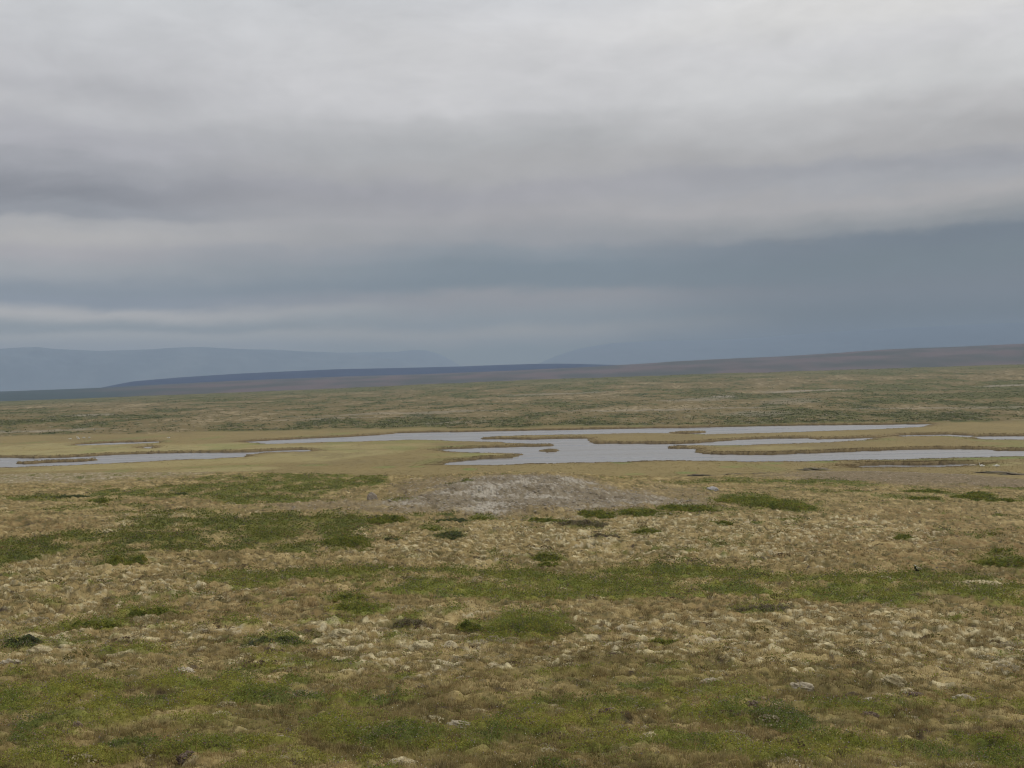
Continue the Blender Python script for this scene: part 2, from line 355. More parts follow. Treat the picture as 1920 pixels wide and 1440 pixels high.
SHRUBS = [  # x, y, half width, half height, tone, label
    (992, 1170, 74, 29, 0, "largest dark green dwarf birch mound standing alone in the dry grass"),
    (884, 1174, 22, 14, 0, "small green shrub close beside the largest birch mound"),
    (767, 1167, 24, 13, 2, "small twiggy upright shrub between the pale lichen clumps and the birch mounds"),
    (515, 1198, 48, 15, 1, "wide grey-green shrub ringed by cream lichen patches"),
    (172, 1168, 46, 11, 0, "flat green shrub in the brown grass below the long lichen patch"),
    (285, 1141, 44, 13, 0, "pointed green shrub rising from plain brown grass"),
    (42, 1201, 34, 16, 1, "dark green and grey shrub beside a big cream lichen hummock at the edge"),
    (668, 1146, 42, 15, 0, "bright green rounded shrub below a flatter one"),
    (657, 1125, 34, 8, 0, "flat olive shrub just above the bright green rounded one"),
    (235, 1053, 40, 11, 0, "bushy green shrub at the foot of the big green heath patch"),
    (1246, 1207, 24, 8, 0, "small green tuft of shrub amid cream lichen and dry grass"),
    (1424, 1144, 42, 13, 2, "brown-grey leafless shrub below the green heath band"),
    (1888, 1055, 46, 14, 0, "dense green shrub mat at the far end of the rusty grass"),
    (1876, 1037, 18, 9, 0, "upright olive shrub just above the dense green mat"),
    (1694, 1005, 13, 5, 0, "lone small green cushion in the rusty grass"),
    (1856, 1003, 12, 5, 0, "tiny yellow-green cushion in the rusty grass near the edge"),
    (1405, 934, 60, 16, 0, "long dark green willow thicket sloping off the gravel rise, upper half"),
    (1465, 944, 58, 14, 0, "long dark green willow thicket sloping off the gravel rise, lower half"),
    (1206, 959, 50, 10, 0, "lens-shaped bright green shrub at the foot of the gravel rise"),
    (1122, 965, 32, 8, 0, "smaller bright green shrub next to the lens-shaped one"),
    (1290, 951, 60, 7, 0, "thin straggling green shrub below the gravel rise"),
    (1095, 980, 38, 8, 2, "grey and green twiggy shrub under the two bright ones"),
    (850, 976, 30, 7, 1, "grey-green shrub at the gravel foot beneath the boulder's slope"),
    (905, 971, 22, 6, 0, "olive shrub right below the gravel rise"),
    (1030, 976, 36, 7, 0, "ragged green shrub at the middle of the gravel foot"),
    (806, 993, 16, 7, 0, "small green shrub touching a darker grey-leaved one"),
    (845, 1001, 28, 9, 1, "dark grey-leaved shrub touching a small green one"),
    (1214, 996, 22, 6, 0, "small bright green shrub in pale straw below the lens-shaped one"),
    (1140, 1007, 26, 6, 2, "low grey-purple twiggy shrub in pale straw"),
    (1352, 985, 18, 5, 0, "small dark green shrub below the willow thicket"),
    (1735, 919, 34, 5, 0, "flat green mat on the rim of the pinkish gravel flat"),
    (1732, 933, 22, 5, 0, "green mat directly below the one on the gravel rim"),
    (1838, 926, 24, 5, 0, "darkest green mat near the end of the pinkish gravel flat"),
    (1824, 932, 34, 4, 0, "long bright green mat under the darkest mat"),
    (1870, 937, 32, 5, 0, "green mat past the darkest and the long bright one"),
    (728, 975, 32, 11, 0, "green shrub at the tip of the large heath patch near the boulder"),
    (650, 1016, 42, 14, 0, "thick dark green end of the large heath patch"),
    (735, 1016, 12, 6, 1, "tiny dark shrub alone in the straw past the heath patch"),
    (1025, 1048, 26, 7, 0, "faint green shrub just above the long green heath band"),
    (1030, 1060, 20, 4, 0, "flat green shrub touching the long green heath band"),
    (340, 925, 12, 4, 1, "little dark bush at the upper end of the crest heath"),
    (147, 931, 18, 4, 1, "little dark bush on the pale lichen crest"),
    (187, 938, 20, 5, 0, "dark green bush below the pale lichen crest"),
    (125, 931, 22, 5, 1, "dark bush near the lichen crest beside a similar paler one"),
]
GREEN_PX = [  # x, y, half width, half height, strength
    (590, 897, 150, 12, 1), (420, 915, 120, 10, 1), (560, 915, 140, 14, 1), (660, 905, 70, 12, 1), (240, 926, 90, 8, .95), (60, 934, 70, 7, .9), (380, 928, 90, 9, 1), (500, 938, 130, 7, .9), (120, 955, 60, 5, .7), (230, 950, 70, 4, .6), (420, 897, 60, 6, .6),
    (330, 962, 120, 8, .55), (260, 978, 90, 6, .55), (560, 975, 110, 12, 1), (640, 985, 70, 14, 1), (610, 1008, 80, 14, 1), (480, 985, 120, 15, .95), (360, 985, 110, 14, .85), (480, 1010, 130, 14, .95), (300, 1010, 110, 16, .9), (180, 1008, 90, 14, .9), (60, 1020, 90, 16, 1), (40, 1040, 90, 9, .9), (220, 1035, 80, 12, .8), (330, 1030, 90, 10, .85), (540, 1030, 60, 8, .8), (500, 965, 160, 5, .7),
    (420, 1078, 110, 10, .7), (620, 1078, 170, 12, .85), (800, 1075, 160, 9, .8), (960, 1078, 180, 11, .95), (1150, 1080, 160, 12, .95), (1330, 1078, 150, 9, .85), (1490, 1085, 120, 10, .8), (1600, 1095, 100, 12, .85), (1760, 1082, 110, 12, .9), (1870, 1100, 90, 12, .9), (480, 1095, 60, 12, .8),
    (830, 1110, 110, 10, .9), (1000, 1118, 180, 14, 1), (1200, 1120, 130, 13, .95), (1110, 1100, 200, 10, .9), (1400, 1108, 90, 12, .9), (1520, 1118, 120, 9, .8), (1640, 1130, 90, 8, .9), (1760, 1118, 190, 9, 1), (1860, 1125, 90, 9, .9), (690, 1098, 70, 6, .5),
    (120, 1300, 170, 14, .9), (330, 1285, 120, 12, .85), (300, 1320, 140, 14, 1), (60, 1330, 90, 18, .9), (160, 1345, 120, 16, .75), (450, 1300, 90, 14, .9), (420, 1400, 120, 18, 1), (250, 1395, 90, 12, .6), (60, 1390, 80, 16, .7), (610, 1255, 110, 6, .6),
    (660, 1308, 110, 9, 1), (560, 1312, 90, 7, .8), (760, 1380, 130, 14, .85), (860, 1400, 150, 18, .95), (960, 1370, 120, 14, .8), (640, 1365, 90, 12, .6), (560, 1430, 120, 12, .6), (100, 1430, 140, 16, .85),
    (1200, 1292, 60, 6, .9), (1340, 1352, 80, 14, 1), (1420, 1362, 90, 12, 1), (1480, 1365, 50, 16, .9), (1150, 1330, 110, 10, .6), (1010, 1335, 70, 12, .7), (1000, 1375, 60, 8, .9), (1260, 1400, 130, 16, .75), (1140, 1400, 100, 18, .6), (1100, 1360, 60, 8, .7),
    (1560, 1410, 130, 18, .9), (1720, 1410, 150, 14, .8), (1860, 1330, 90, 12, .6), (1600, 1340, 90, 12, .6), (1880, 1420, 90, 18, .9), (1700, 1330, 60, 8, .5), (1430, 1430, 120, 14, .7), (1080, 1262, 60, 5, .5), (1250, 1262, 50, 5, .4),
    (1480, 905, 90, 5, .9), (1560, 904, 80, 6, .9), (1340, 892, 80, 4, .8), (1400, 902, 110, 4, .7), (1350, 905, 70, 5, .8), (1590, 912, 60, 3, .7), (1270, 905, 60, 4, .4), (1580, 922, 60, 4, .8), (1500, 918, 60, 3, .5), (1660, 930, 50, 3, .7), (1790, 929, 60, 4, .7), (1900, 918, 50, 3, .8), (1900, 938, 40, 3, .7),
    (850, 905, 40, 3, .3), (880, 899, 14, 2, 1), (750, 938, 30, 3, .6), (620, 942, 16, 2.5, .6),
]
GREEN_PX += [(a, b + .25 * d, 1.35 * c, .8 * d, .8 if e == 0 else .5) for a, b, c, d, e, _ in SHRUBS]      # a skirt of low heath round each shrub
GRAVEL_PX = [(990, 925, 250, 34, 1), (860, 935, 160, 22, .9), (1150, 930, 170, 20, .9), (960, 900, 190, 10, 1), (800, 905, 70, 9, .55), (600, 948, 120, 7, .55), (760, 955, 110, 8, .6), (1280, 925, 70, 12, .4)]
PINK_PX = [(1700, 893, 230, 15, 1), (1840, 902, 130, 12, 1), (1580, 890, 120, 8, .7)]
PALE_PX = [(90, 893, 190, 12, .9), (250, 890, 120, 8, .6), (330, 888, 70, 5, .6)]
LICH_PX = [(1500, 990, 260, 30, .75), (1100, 1000, 260, 40, .8), (900, 1040, 300, 25, .6), (700, 1020, 120, 40, .55), (150, 1090, 260, 50, .7), (1350, 1030, 200, 30, .6), (700, 1210, 330, 45, .9), (1250, 1200, 300, 50, .8), (1650, 1190, 300, 60, .8), (280, 1200, 260, 40, .7), (100, 1170, 120, 50, .6), (1840, 1092, 70, 10, .9), (1180, 1100, 220, 14, .45), (880, 1095, 90, 8, .5), (330, 975, 160, 16, .6), (1720, 1085, 60, 9, .7), (1350, 1085, 90, 6, .6), (1860, 1220, 140, 50, .6), (1000, 1180, 300, 40, .5)]
RUST_PX = [(1750, 1000, 240, 60, .8), (330, 945, 120, 6, .9), (1700, 1040, 220, 25, .6), (520, 1130, 260, 25, .4), (1350, 1140, 260, 30, .45), (60, 985, 100, 25, .7)]
def mk(lst): return [(*patch(a, b, c, d), s) for a, b, c, d, s in lst]
GREEN = mk(GREEN_PX); GRAVEL = mk(GRAVEL_PX); PINK = mk(PINK_PX); PALE = mk(PALE_PX); LICH = mk(LICH_PX); RUST = mk(RUST_PX)

def mask(pl, x, y, warp, soft=.45):
    out = np.zeros(x.shape)
    for cx, cy, az, a, b, d, s in pl:
        ux, uy = math.sin(az), math.cos(az)
        dx = x - cx; dy = y - cy
        rd = (dx * ux + dy * uy) / b; tg = (dx * uy - dy * ux) / a
        r2 = rd * rd + tg * tg
        i = np.nonzero(r2 < 4.0)[0] if x.ndim == 1 else np.nonzero(r2 < 4.0)
        v = s * sstep(1.0 - np.sqrt(r2[i]) + warp[i], -soft * .5, soft * .5)
        out[i] = np.maximum(out[i], v)
    return out

TAN = np.array((.21, .155, .064)); STRAW = np.array((.35, .272, .128)); RUSTC = np.array((.175, .105, .043)); MOSS = np.array((.085, .074, .025))
OLIVE = np.array((.15, .142, .036)); LICHEN = np.array((.475, .41, .245)); GREYL = np.array((.33, .285, .20)); PEAT = np.array((.045, .031, .022))
GRN = np.array((.142, .162, .027)); YGRN = np.array((.212, .200, .038)); DGRN = np.array((.085, .108, .028)); TWIG = np.array((.17, .135, .12))
SEDGE = np.array((.19, .146, .060)); YSEDGE = np.array((.262, .222, .098)); GSEDGE = np.array((.14, .175, .05)); BANK = np.array((.07, .048, .03))

def lerp(c, k, f): return c * (1 - f[:, None]) + (k if k.ndim == 2 else k[None, :]) * f[:, None]

def near_masks(x, y):
    d = np.hypot(x, y)
    w = .75 * fbm(x / 2.8, y / 2.8, 21, 3, .6) + .50 * fbm(x / .7, y / .8, 25, 3, .6)
    wf = np.where(d > 80, .45 * fbm(x / 5, y / 9, 22, 3) + .2 * fbm(x / 1.2, y / 2.5, 27, 2), w)
    g = mask(GREEN, x, y, wf - .12)
    g = g * (1 - .75 * sstep(d, 45, 75) * sstep(-fbm(x / 2.6, y / 5, 29, 3) - .25 * fbm(x / .9, y / 1.4, 33, 2), .10, .42))
    gap = np.where(d > 48, fbm(x / 3.0, y / 7.5, 36, 3, .55) - .06, fbm(x / 1.1, y / 1.5, 34, 4, .65))
    g = g * (1 - .92 * sstep(gap, .06, .32))
    mn = sstep(fbm(x / 2.3, y / 2.9, 83, 4, .6), .22, .52) * sstep(fbm(x / 14, y / 14, 87, 2), -.35, .3) * 1.0
    g = np.maximum(g, .8 * mn)
    gr = mask(GRAVEL, x, y, 1.1 * wf, 1.0); pk = mask(PINK, x, y, .6 * wf, .6); pl = mask(PALE, x, y, wf, .8)
    g = np.where(g > .8 * mn + 1e-6, g, g * (1 - .9 * np.maximum(gr, pk)))
    li = mask(LICH, x, y, wf, .9); ru = mask(RUST, x, y, wf, .9)
    return g, gr, pk, pl, li, ru

def hummocks(x, y, d):
    n = perlin(x / 1.15 + .35 * perlin(x / .6, y / .6, 3), y / 1.15, 1)
    b = 1 - 2.0 * np.abs(perlin(x / 1.7, y / 1.7, 5))
    f = fbm(x / .38, y / .38, 7, 2)
    k = sstep(d, 150, 260)
    big = fbm(x / 9, y / 9, 9, 2)
    s2 = perlin(x / .62 + 3.1, y / .62, 15)
    rg = np.abs(perlin(x / .85, y / .85 + 1.7, 17))
    rg2 = np.abs(perlin(x / .45 + .4 * s2, y / .45, 19))
    near = .06 * n + .04 * b + .065 * f + .065 * s2 + .11 * np.minimum(rg, .42) + .12 * np.minimum(rg2, .4) + .05 * fbm(x / .22, y / .22, 23, 2) * (1 - sstep(d, 35, 60)) + .16 * big - .06
    near = near * (1 + .75 * sstep(d, 28, 60))
    return near * (1 - k), n, b

def near_color(x, y, d):
    """bare ground colour of the tundra slope, and masks"""
    g, gr, pk, pl, li, ru = near_masks(x, y)
    _, n, b = hummocks(x, y, d)
    N = len(x)
    n1 = fbm(x / 1.0, y / 1.0, 31, 3); n2 = fbm(x / .32, y / .32, 35, 2); n3 = fbm(x / 6, y / 6, 39, 3); n4 = fbm(x / .5, y / .5, 43, 2)
    c = np.tile(TAN, (N, 1))
    c = lerp(c, STRAW, .75 * sstep(n1 + .5 * n2, -.1, .6))
    c = lerp(c, RUSTC, np.clip((.30 + .45 * ru) * sstep(n4 + .5 * n3 + .35 * ru, .05, .6), 0, .9))
    c = lerp(c, MOSS, .85 * sstep(fbm(x / .75, y / 1.0, 47, 4, .6) - .3 * n, .05, .40))
    c = lerp(c, np.array((.07, .058, .024)), .8 * sstep(fbm(x / .42, y / .6, 49, 3, .6), .12, .5))
    fore = (1 - sstep(d, 20, 34))
    c = lerp(c, OLIVE, np.clip(fore * .55 * sstep(n3 + .6 * n1, -.4, .5), 0, 1))
    c = lerp(c, MOSS, fore * .55 * sstep(n4 + .3 * n2, .1, .55))
    c = lerp(c, np.array((.105, .066, .026)), fore * .45 * sstep(fbm(x / .6, y / .7, 51, 3, .6), .05, .42))
    c = lerp(c, STRAW, fore * .6 * sstep(fbm(x / .75, y / .75, 52, 3, .6), .14, .5))
    # broad drifts of pale straw and of brown moss
    dr = fbm(x / 3.4, y / 4.2, 91, 3, .55)
    c = lerp(c, STRAW * 1.05, .55 * sstep(dr, .12, .55)); c = lerp(c, np.array((.10, .078, .030)), .60 * sstep(-dr, .10, .55))
    # peat hollows
    c = lerp(c, PEAT, .85 * sstep(fbm(x / .6, y / .9, 53, 3, .6) - .3 * n, .40, .62))
    # cream lichen on the tops of the hummocks
    lw = fbm(x / .7, y / .7, 57, 4, .68) + .16 * n + .10 * b + .30 * fbm(x / .3, y / .36, 58, 3, .6) - .02 + .5 * np.minimum(0, fbm(x / .16, y / .2, 59, 2))
    lich = sstep(lw, .44 - .50 * li + .10 * fore, .76 - .46 * li + .10 * fore)
    lc = LICHEN[None, :] * (0.88 + .42 * n2[:, None]) ; lc = lerp(lc, GREYL, .60 * sstep(fbm(x / 3, y / 3, 61, 2) + .45 * fore, .0, .5))
    c = lerp(c, lc, .88 * lich)
    # gravel crowns
    sp = fbm(x / .5, y / 1.3, 65, 3, .7); sp2 = fbm(x / 1.1, y / 2.6, 69, 3, .6); sp3 = fbm(x / 5, y / 6, 73, 2)
    gc = np.tile(np.array((.172, .142, .098)), (N, 1)); gc = lerp(gc, np.array((.345, .315, .26)), sstep(sp + 1.0 * sp3 + .4 * sp2, .0, .6)); gc = lerp(gc, np.array((.085, .065, .04)), .85 * sstep(sp2 - .3 * sp3, .12, .5))
    gc = lerp(gc, np.array((.155, .115, .068)), .75 * (1 - sstep(gr, .45, .95)))
    c = lerp(c, gc, gr * .92)
    kc = np.tile(np.array((.155, .12, .072)), (N, 1)); kc = lerp(kc, np.array((.27, .205, .145)), sstep(sp, .1, .55)); kc = lerp(kc, np.array((.095, .075, .04)), sstep(sp2, .05, .5))
    c = lerp(c, kc, pk * .9)
    pc = np.tile(np.array((.225, .185, .115)), (N, 1)); pc = lerp(pc, np.array((.42, .37, .285)), sstep(sp + .4 * sp2, .05, .5)); pc = lerp(pc, np.array((.115, .105, .034)), .85 * sstep(sp2, .0, .35))
    c = lerp(c, pc, pl * .85)
    # green dwarf heath, broken by lichen and straw
    gb = g * (1 - .8 * np.clip(lich * 1.2, 0, 1) * sstep(lw, .75, 1.05))
    gn = fbm(x / 1.6, y / 1.6, 77, 3)
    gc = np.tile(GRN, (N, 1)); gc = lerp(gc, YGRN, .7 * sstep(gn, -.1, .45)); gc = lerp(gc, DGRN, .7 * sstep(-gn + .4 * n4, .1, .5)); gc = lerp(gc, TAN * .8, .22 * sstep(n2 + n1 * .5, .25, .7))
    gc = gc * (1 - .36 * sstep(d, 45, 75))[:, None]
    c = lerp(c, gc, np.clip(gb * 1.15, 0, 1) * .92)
    return c, gb, lich, gr, pk, n

def marsh_color(x, y, d, sd):
    N = len(x)
    n1 = fbm(x / 40, y / 60, 101, 3); n2 = fbm(x / 6, y / 9, 105, 3)
    c = np.tile(SEDGE, (N, 1)); c = lerp(c, YSEDGE, mask(YEL, x, y, .5 * fbm(x / 18, y / 40, 109, 2), .8)); c = lerp(c, GSEDGE, .85 * mask(GSP, x, y, .4 * n2, .5))
    c = lerp(c, SEDGE * 1.22, .5 * sstep(n1 + .6 * n2, -.2, .6)); c = lerp(c, np.array((.165, .128, .058)), .55 * sstep(-n1 + .7 * n2, .1, .6))
    c = lerp(c, GSEDGE, .35 * sstep(fbm(x / 25, y / 70, 113, 2), .25, .6))
    c = lerp(c, np.array((.185, .135, .066)), .75 * (1 - sstep(-sd, .3, 7)))
    c = lerp(c, BANK, sstep(sd, -.45, .05))
    return c

YEL = mk([(230, 842, 300, 7, 1), (60, 838, 160, 6, .9), (560, 837, 110, 5, .9), (700, 836, 110, 5, .7), (300, 868, 260, 6, .95), (560, 855, 140, 9, .8), (430, 878, 120, 4, .9), (660, 848, 90, 7, .8), (150, 876, 200, 3, .7), (1480, 838, 80, 3, .6), (1420, 818, 90, 2.5, .4), (900, 852, 60, 3, .7), (1890, 868, 50, 4, .8), (760, 814, 90, 2, .8)])
GSP = mk([(485, 831, 30, 2, .9), (855, 838, 50, 4, .9), (800, 826, 120, 3, .6), (850, 850, 60, 3, .5), (1165, 865, 18, 2.5, 1), (1370, 873, 22, 2, 1), (1450, 866.5, 20, 1.6, 1), (1545, 864, 30, 2, .9), (880, 878, 14, 2, 1), (1680, 859, 60, 2.5, .8), (1850, 857, 50, 3, 1), (1900, 855, 50, 3, 1), (590, 870, 30, 2, .6), (400, 873, 80, 2, .6), (1285, 884, 20, 2, 1), (1190, 887, 20, 2, .9), (120, 811, 60, 2, .5), (720, 874, 22, 2, .7), (780, 873, 16, 1.5, .7), (310, 826, 12, 2, .7)])

PALESTRIP = mk([(1510, 733, 95, 1.2, .9), (1355, 745, 18, 2, 1), (1890, 723, 50, 1.2, .9), (180, 778, 40, 3, .8), (30, 809, 140, 1.6, .7), (800, 774, 200, 1.5, .5), (1250, 768, 200, 1.3, .6), (1420, 775, 60, 5, .5), (1480, 752, 50, 6, .4), (1050, 738, 100, 1.3, .6), (1750, 765, 150, 2, .5), (1300, 750, 60, 3, .5), (620, 785, 160, 1.6, .45), (850, 792, 60, 2, .4), (1640, 692, 70, 1.5, .7)])
def hill_color(x, y, d):
    N = len(x)
    a = fbm(x / 150, y / 260, 201, 3); b = fbm(x / 34, y / 90, 205, 3); s = fbm(x / 5.5, y / 16, 209, 2); r = rng.random(N) - .5
    c = np.tile(np.array((.138, .105, .042)), (N, 1))
    c = lerp(c, np.array((.080, .082, .019)), .9 * sstep(a * .9 + b * 1.0 + .65 * s + .20 * r, -.12, .30))
    c = lerp(c, np.array((.048, .054, .015)), .8 * sstep(b * .6 + s * 1.0 + .3 * r - .3 * a, .22, .65))
    c = lerp(c, np.array((.26, .205, .115)), .9 * sstep(-b * .55 - .55 * a + .65 * s + .35 * r, .30, .66))
    c = lerp(c, np.array((.26, .225, .17)), .85 * mask(PALESTRIP, x, y, .5 * b, .8))
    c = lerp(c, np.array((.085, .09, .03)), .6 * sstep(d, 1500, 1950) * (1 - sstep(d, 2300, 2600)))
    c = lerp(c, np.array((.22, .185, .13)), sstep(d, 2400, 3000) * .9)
    return c

def marsh_mix(x, y, d, az):
    hx = sorted(HILL); ds = np.interp(az, [azp(h) for h in hx], [HILL[h][0] for h in hx])
    w = 22 * fbm(x / 45, y / 45, 301, 3)
    cd = np.interp(az, [azp(c[0]) for c in CREST], [c[2] for c in CREST])
    near = 1 - sstep(d + .5 * w, cd + 45, cd + 95)
    far = sstep(d + w, ds - 12, ds + 14)
    return near, far

def heights(x, y):
    d = np.hypot(x, y); az = np.arctan2(x, y)
    h = base_h(az, d)
    hm, n, b = hummocks(x, y, d); h = h + hm
    near, far = marsh_mix(x, y, d, az)
    band = (d > 245) & (d < 760)
    sd = np.full(x.shape, -1e3)
    if band.any():
        sd[band] = water_sd(x[band], y[band])
        face = np.zeros(x.shape); q = band & (sd > -14) & (sd < 2); kk = 1 - 5.0 / d[q]
        face[q] = sstep(water_sd(x[q] * kk, y[q] * kk) - sd[q], 1.0, 4.0) * np.exp(-np.maximum(-sd[q], 0) / 5)
        bh = .28 + .17 * sstep(-sd, 0, 4) + .65 * face
        t = sstep(sd, -.7, .5)
        marsh = h * 0 + np.maximum(base_h(az, d), 0) - .75 + bh + .06 * fbm(x / 3, y / 3, 311, 2)
        mm = (1 - near) * (1 - far)
        h = h * (1 - mm) + marsh * mm
        h = np.where(band, h * (1 - t) - .8 * t, h)
    hk = sstep(d, 650, 900)
    hk2 = 1 - sstep(d, 2300, 3500)
    if (d > 600).any():
        h = h + far * hk2 * (.55 * fbm(x / 7, y / 14, 321, 2) + 1.1 * hk * fbm(x / 60, y / 110, 325, 2))
    return h, d, az, sd, near, far

def ground_cover(x, y, full=True):
    h, d, az, sd, near, far = heights(x, y)
    c = np.zeros((len(x), 3)); g = np.zeros(len(x)); li = np.zeros(len(x)); gr = np.zeros(len(x))
    i = np.nonzero(near > .01)[0]
    if len(i):
        cc, gg, ll, rr, pk, n = near_color(x[i], y[i], d[i]); c[i] += cc * near[i, None]; g[i] = gg * near[i]; li[i] = ll; gr[i] = np.maximum(rr, pk) * near[i]
        h[i] += .07 * gg * near[i] + .03 * ll
    i = np.nonzero((1 - near) * (1 - far) > .001)[0]
    if len(i): c[i] += marsh_color(x[i], y[i], d[i], sd[i]) * ((1 - near) * (1 - far))[i, None]
    i = np.nonzero(far > .001)[0]
    if len(i): c[i] += hill_color(x[i], y[i], d[i]) * (far * (1 - near))[i, None]
    return h, c, g, li, gr, d, az, sd, near, far

# ------------------------------------------------------------------ the ground: one sheet from the feet to the horizon
def build_ground():
    fine = np.arange(-.46, .46, .00092)
    rest = np.linspace(.46, 2 * math.pi - .46, 90)
    az = np.concatenate([fine, rest])
    tv = np.concatenate([np.arange(.335, .15, -.00055), np.arange(.15, .0505, -.00032)])
    # distance of each step of view slope down the middle of the hill
    dd = np.exp(np.linspace(math.log(3), math.log(200), 4000)); bz = base_h(np.full_like(dd, azp(700)), dd); sl_ = (CAMZ - bz) / dd
    slm = np.minimum.accumulate(sl_)
    dn = np.interp(-tv, -slm, dd)
    dn = np.unique(np.round(dn[(dn > 11) & (dn < 150)], 3))
    dr = np.concatenate([[.3, 1, 2.5, 4, 6, 8], np.arange(9.5, dn[0], .06), dn, np.arange(dn[-1] + .35, 222, .36), np.arange(222.5, 250, 1.0), np.arange(250, 700, 1.1), np.arange(700, 2400, 6.0), np.geomspace(2410, 40000, 60)])
    # even out jumps in the row spacing
    nr, na = len(dr), len(az)
    D, A = np.meshgrid(dr, az, indexing='ij')
    x = (D * np.sin(A)).ravel(); y = (D * np.cos(A)).ravel()
    z = np.empty_like(x); col = np.empty((len(x), 3))
    step = 250000
    for s in range(0, len(x), step):
        e = min(len(x), s + step)
        h, c, *_ = ground_cover(x[s:e], y[s:e]); z[s:e] = h; col[s:e] = c
    idx = np.arange(nr * na).reshape(nr, na)
    a = idx[:-1, :]; b = idx[1:, :]; a2 = np.roll(a, -1, 1); b2 = np.roll(b, -1, 1)
    q = np.stack([a.ravel(), a2.ravel(), b2.ravel(), b.ravel()], 1)[:, ::-1]
    V = np.stack([x, y, z], 1)
    V = np.vstack([V, [[0, 0, CAMZ - 1.75]]]); col = np.vstack([col, [TAN]])
    ctr = len(V) - 1
    t = np.stack([np.full(na, ctr), idx[0], np.roll(idx[0], -1)], 1)[:, ::-1]
    o = mesh_np("ground", V, [q, t], col, M_GROUND, smooth=True)
    tag(o, "hummocky brown and green tundra sloping down to the marsh and rising beyond it", "ground", kind="structure")
    print("ground verts", len(V), "rows", nr)
build_ground()

# water: one level sheet under the marsh, showing where the ground dips below it
def build_water():
    pts = [(-520, 245), (520, 245), (700, 800), (-700, 800)]
    o = mesh_np("lake_water", np.array([(x, y, 0) for x, y in pts]), [np.array([[0, 1, 2, 3]])], None, M_WATER)
    tag(o, "wind-rippled grey water of the tundra lakes winding through the sedge marsh", "water", kind="structure")
build_water()

# ------------------------------------------------------------------ far hills
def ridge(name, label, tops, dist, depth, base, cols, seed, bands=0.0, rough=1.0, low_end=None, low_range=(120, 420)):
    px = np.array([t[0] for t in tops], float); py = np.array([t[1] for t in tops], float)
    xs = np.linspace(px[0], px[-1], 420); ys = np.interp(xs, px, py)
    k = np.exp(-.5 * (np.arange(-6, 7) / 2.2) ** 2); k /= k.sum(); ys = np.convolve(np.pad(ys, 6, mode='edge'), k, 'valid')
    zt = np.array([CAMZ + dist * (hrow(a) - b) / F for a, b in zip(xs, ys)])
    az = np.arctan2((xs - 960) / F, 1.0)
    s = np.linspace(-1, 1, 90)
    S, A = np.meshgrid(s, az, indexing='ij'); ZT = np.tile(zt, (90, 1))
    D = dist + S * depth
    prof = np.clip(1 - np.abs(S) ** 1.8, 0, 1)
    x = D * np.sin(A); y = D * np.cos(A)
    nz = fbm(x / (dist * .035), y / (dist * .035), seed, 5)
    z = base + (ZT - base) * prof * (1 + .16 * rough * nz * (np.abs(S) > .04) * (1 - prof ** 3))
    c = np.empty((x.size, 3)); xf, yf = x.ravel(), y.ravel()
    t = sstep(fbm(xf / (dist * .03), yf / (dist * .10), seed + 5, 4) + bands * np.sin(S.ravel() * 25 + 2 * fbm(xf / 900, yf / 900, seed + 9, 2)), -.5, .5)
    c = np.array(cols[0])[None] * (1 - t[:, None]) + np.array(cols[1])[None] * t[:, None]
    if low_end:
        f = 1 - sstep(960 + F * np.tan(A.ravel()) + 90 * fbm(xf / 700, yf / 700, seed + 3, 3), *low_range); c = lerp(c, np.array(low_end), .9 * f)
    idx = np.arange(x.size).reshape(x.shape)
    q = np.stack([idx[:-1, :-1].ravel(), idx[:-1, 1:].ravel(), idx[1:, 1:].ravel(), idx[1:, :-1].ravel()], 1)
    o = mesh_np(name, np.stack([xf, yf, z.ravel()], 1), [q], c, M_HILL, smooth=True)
    tag(o, label, "hill", kind="structure")
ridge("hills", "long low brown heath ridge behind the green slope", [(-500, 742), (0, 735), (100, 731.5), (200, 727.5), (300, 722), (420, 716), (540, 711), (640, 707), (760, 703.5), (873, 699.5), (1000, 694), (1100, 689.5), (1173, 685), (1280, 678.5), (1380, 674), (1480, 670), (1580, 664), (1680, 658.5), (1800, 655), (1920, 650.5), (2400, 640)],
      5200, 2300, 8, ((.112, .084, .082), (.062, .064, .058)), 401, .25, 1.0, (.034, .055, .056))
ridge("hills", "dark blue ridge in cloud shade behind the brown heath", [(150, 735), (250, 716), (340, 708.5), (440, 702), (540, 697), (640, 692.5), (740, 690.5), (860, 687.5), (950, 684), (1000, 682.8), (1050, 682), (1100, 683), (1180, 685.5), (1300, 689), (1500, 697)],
      7000, 1500, 8, ((.006, .018, .062), (.012, .026, .078)), 421, .0)  # cloud shade is put into the ridge's dark blue albedo
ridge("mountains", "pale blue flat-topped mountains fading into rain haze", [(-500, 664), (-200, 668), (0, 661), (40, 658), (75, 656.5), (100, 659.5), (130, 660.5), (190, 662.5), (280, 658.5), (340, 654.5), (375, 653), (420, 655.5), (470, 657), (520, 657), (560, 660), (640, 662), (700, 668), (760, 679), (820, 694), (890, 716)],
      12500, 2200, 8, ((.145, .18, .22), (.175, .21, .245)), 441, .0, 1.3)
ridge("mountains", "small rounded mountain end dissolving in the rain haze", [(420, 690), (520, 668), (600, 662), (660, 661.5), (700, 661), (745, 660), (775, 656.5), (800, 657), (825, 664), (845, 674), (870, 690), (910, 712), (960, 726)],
      16200, 1800, 8, ((.165, .20, .24), (.18, .215, .255)), 451, .0, .9)
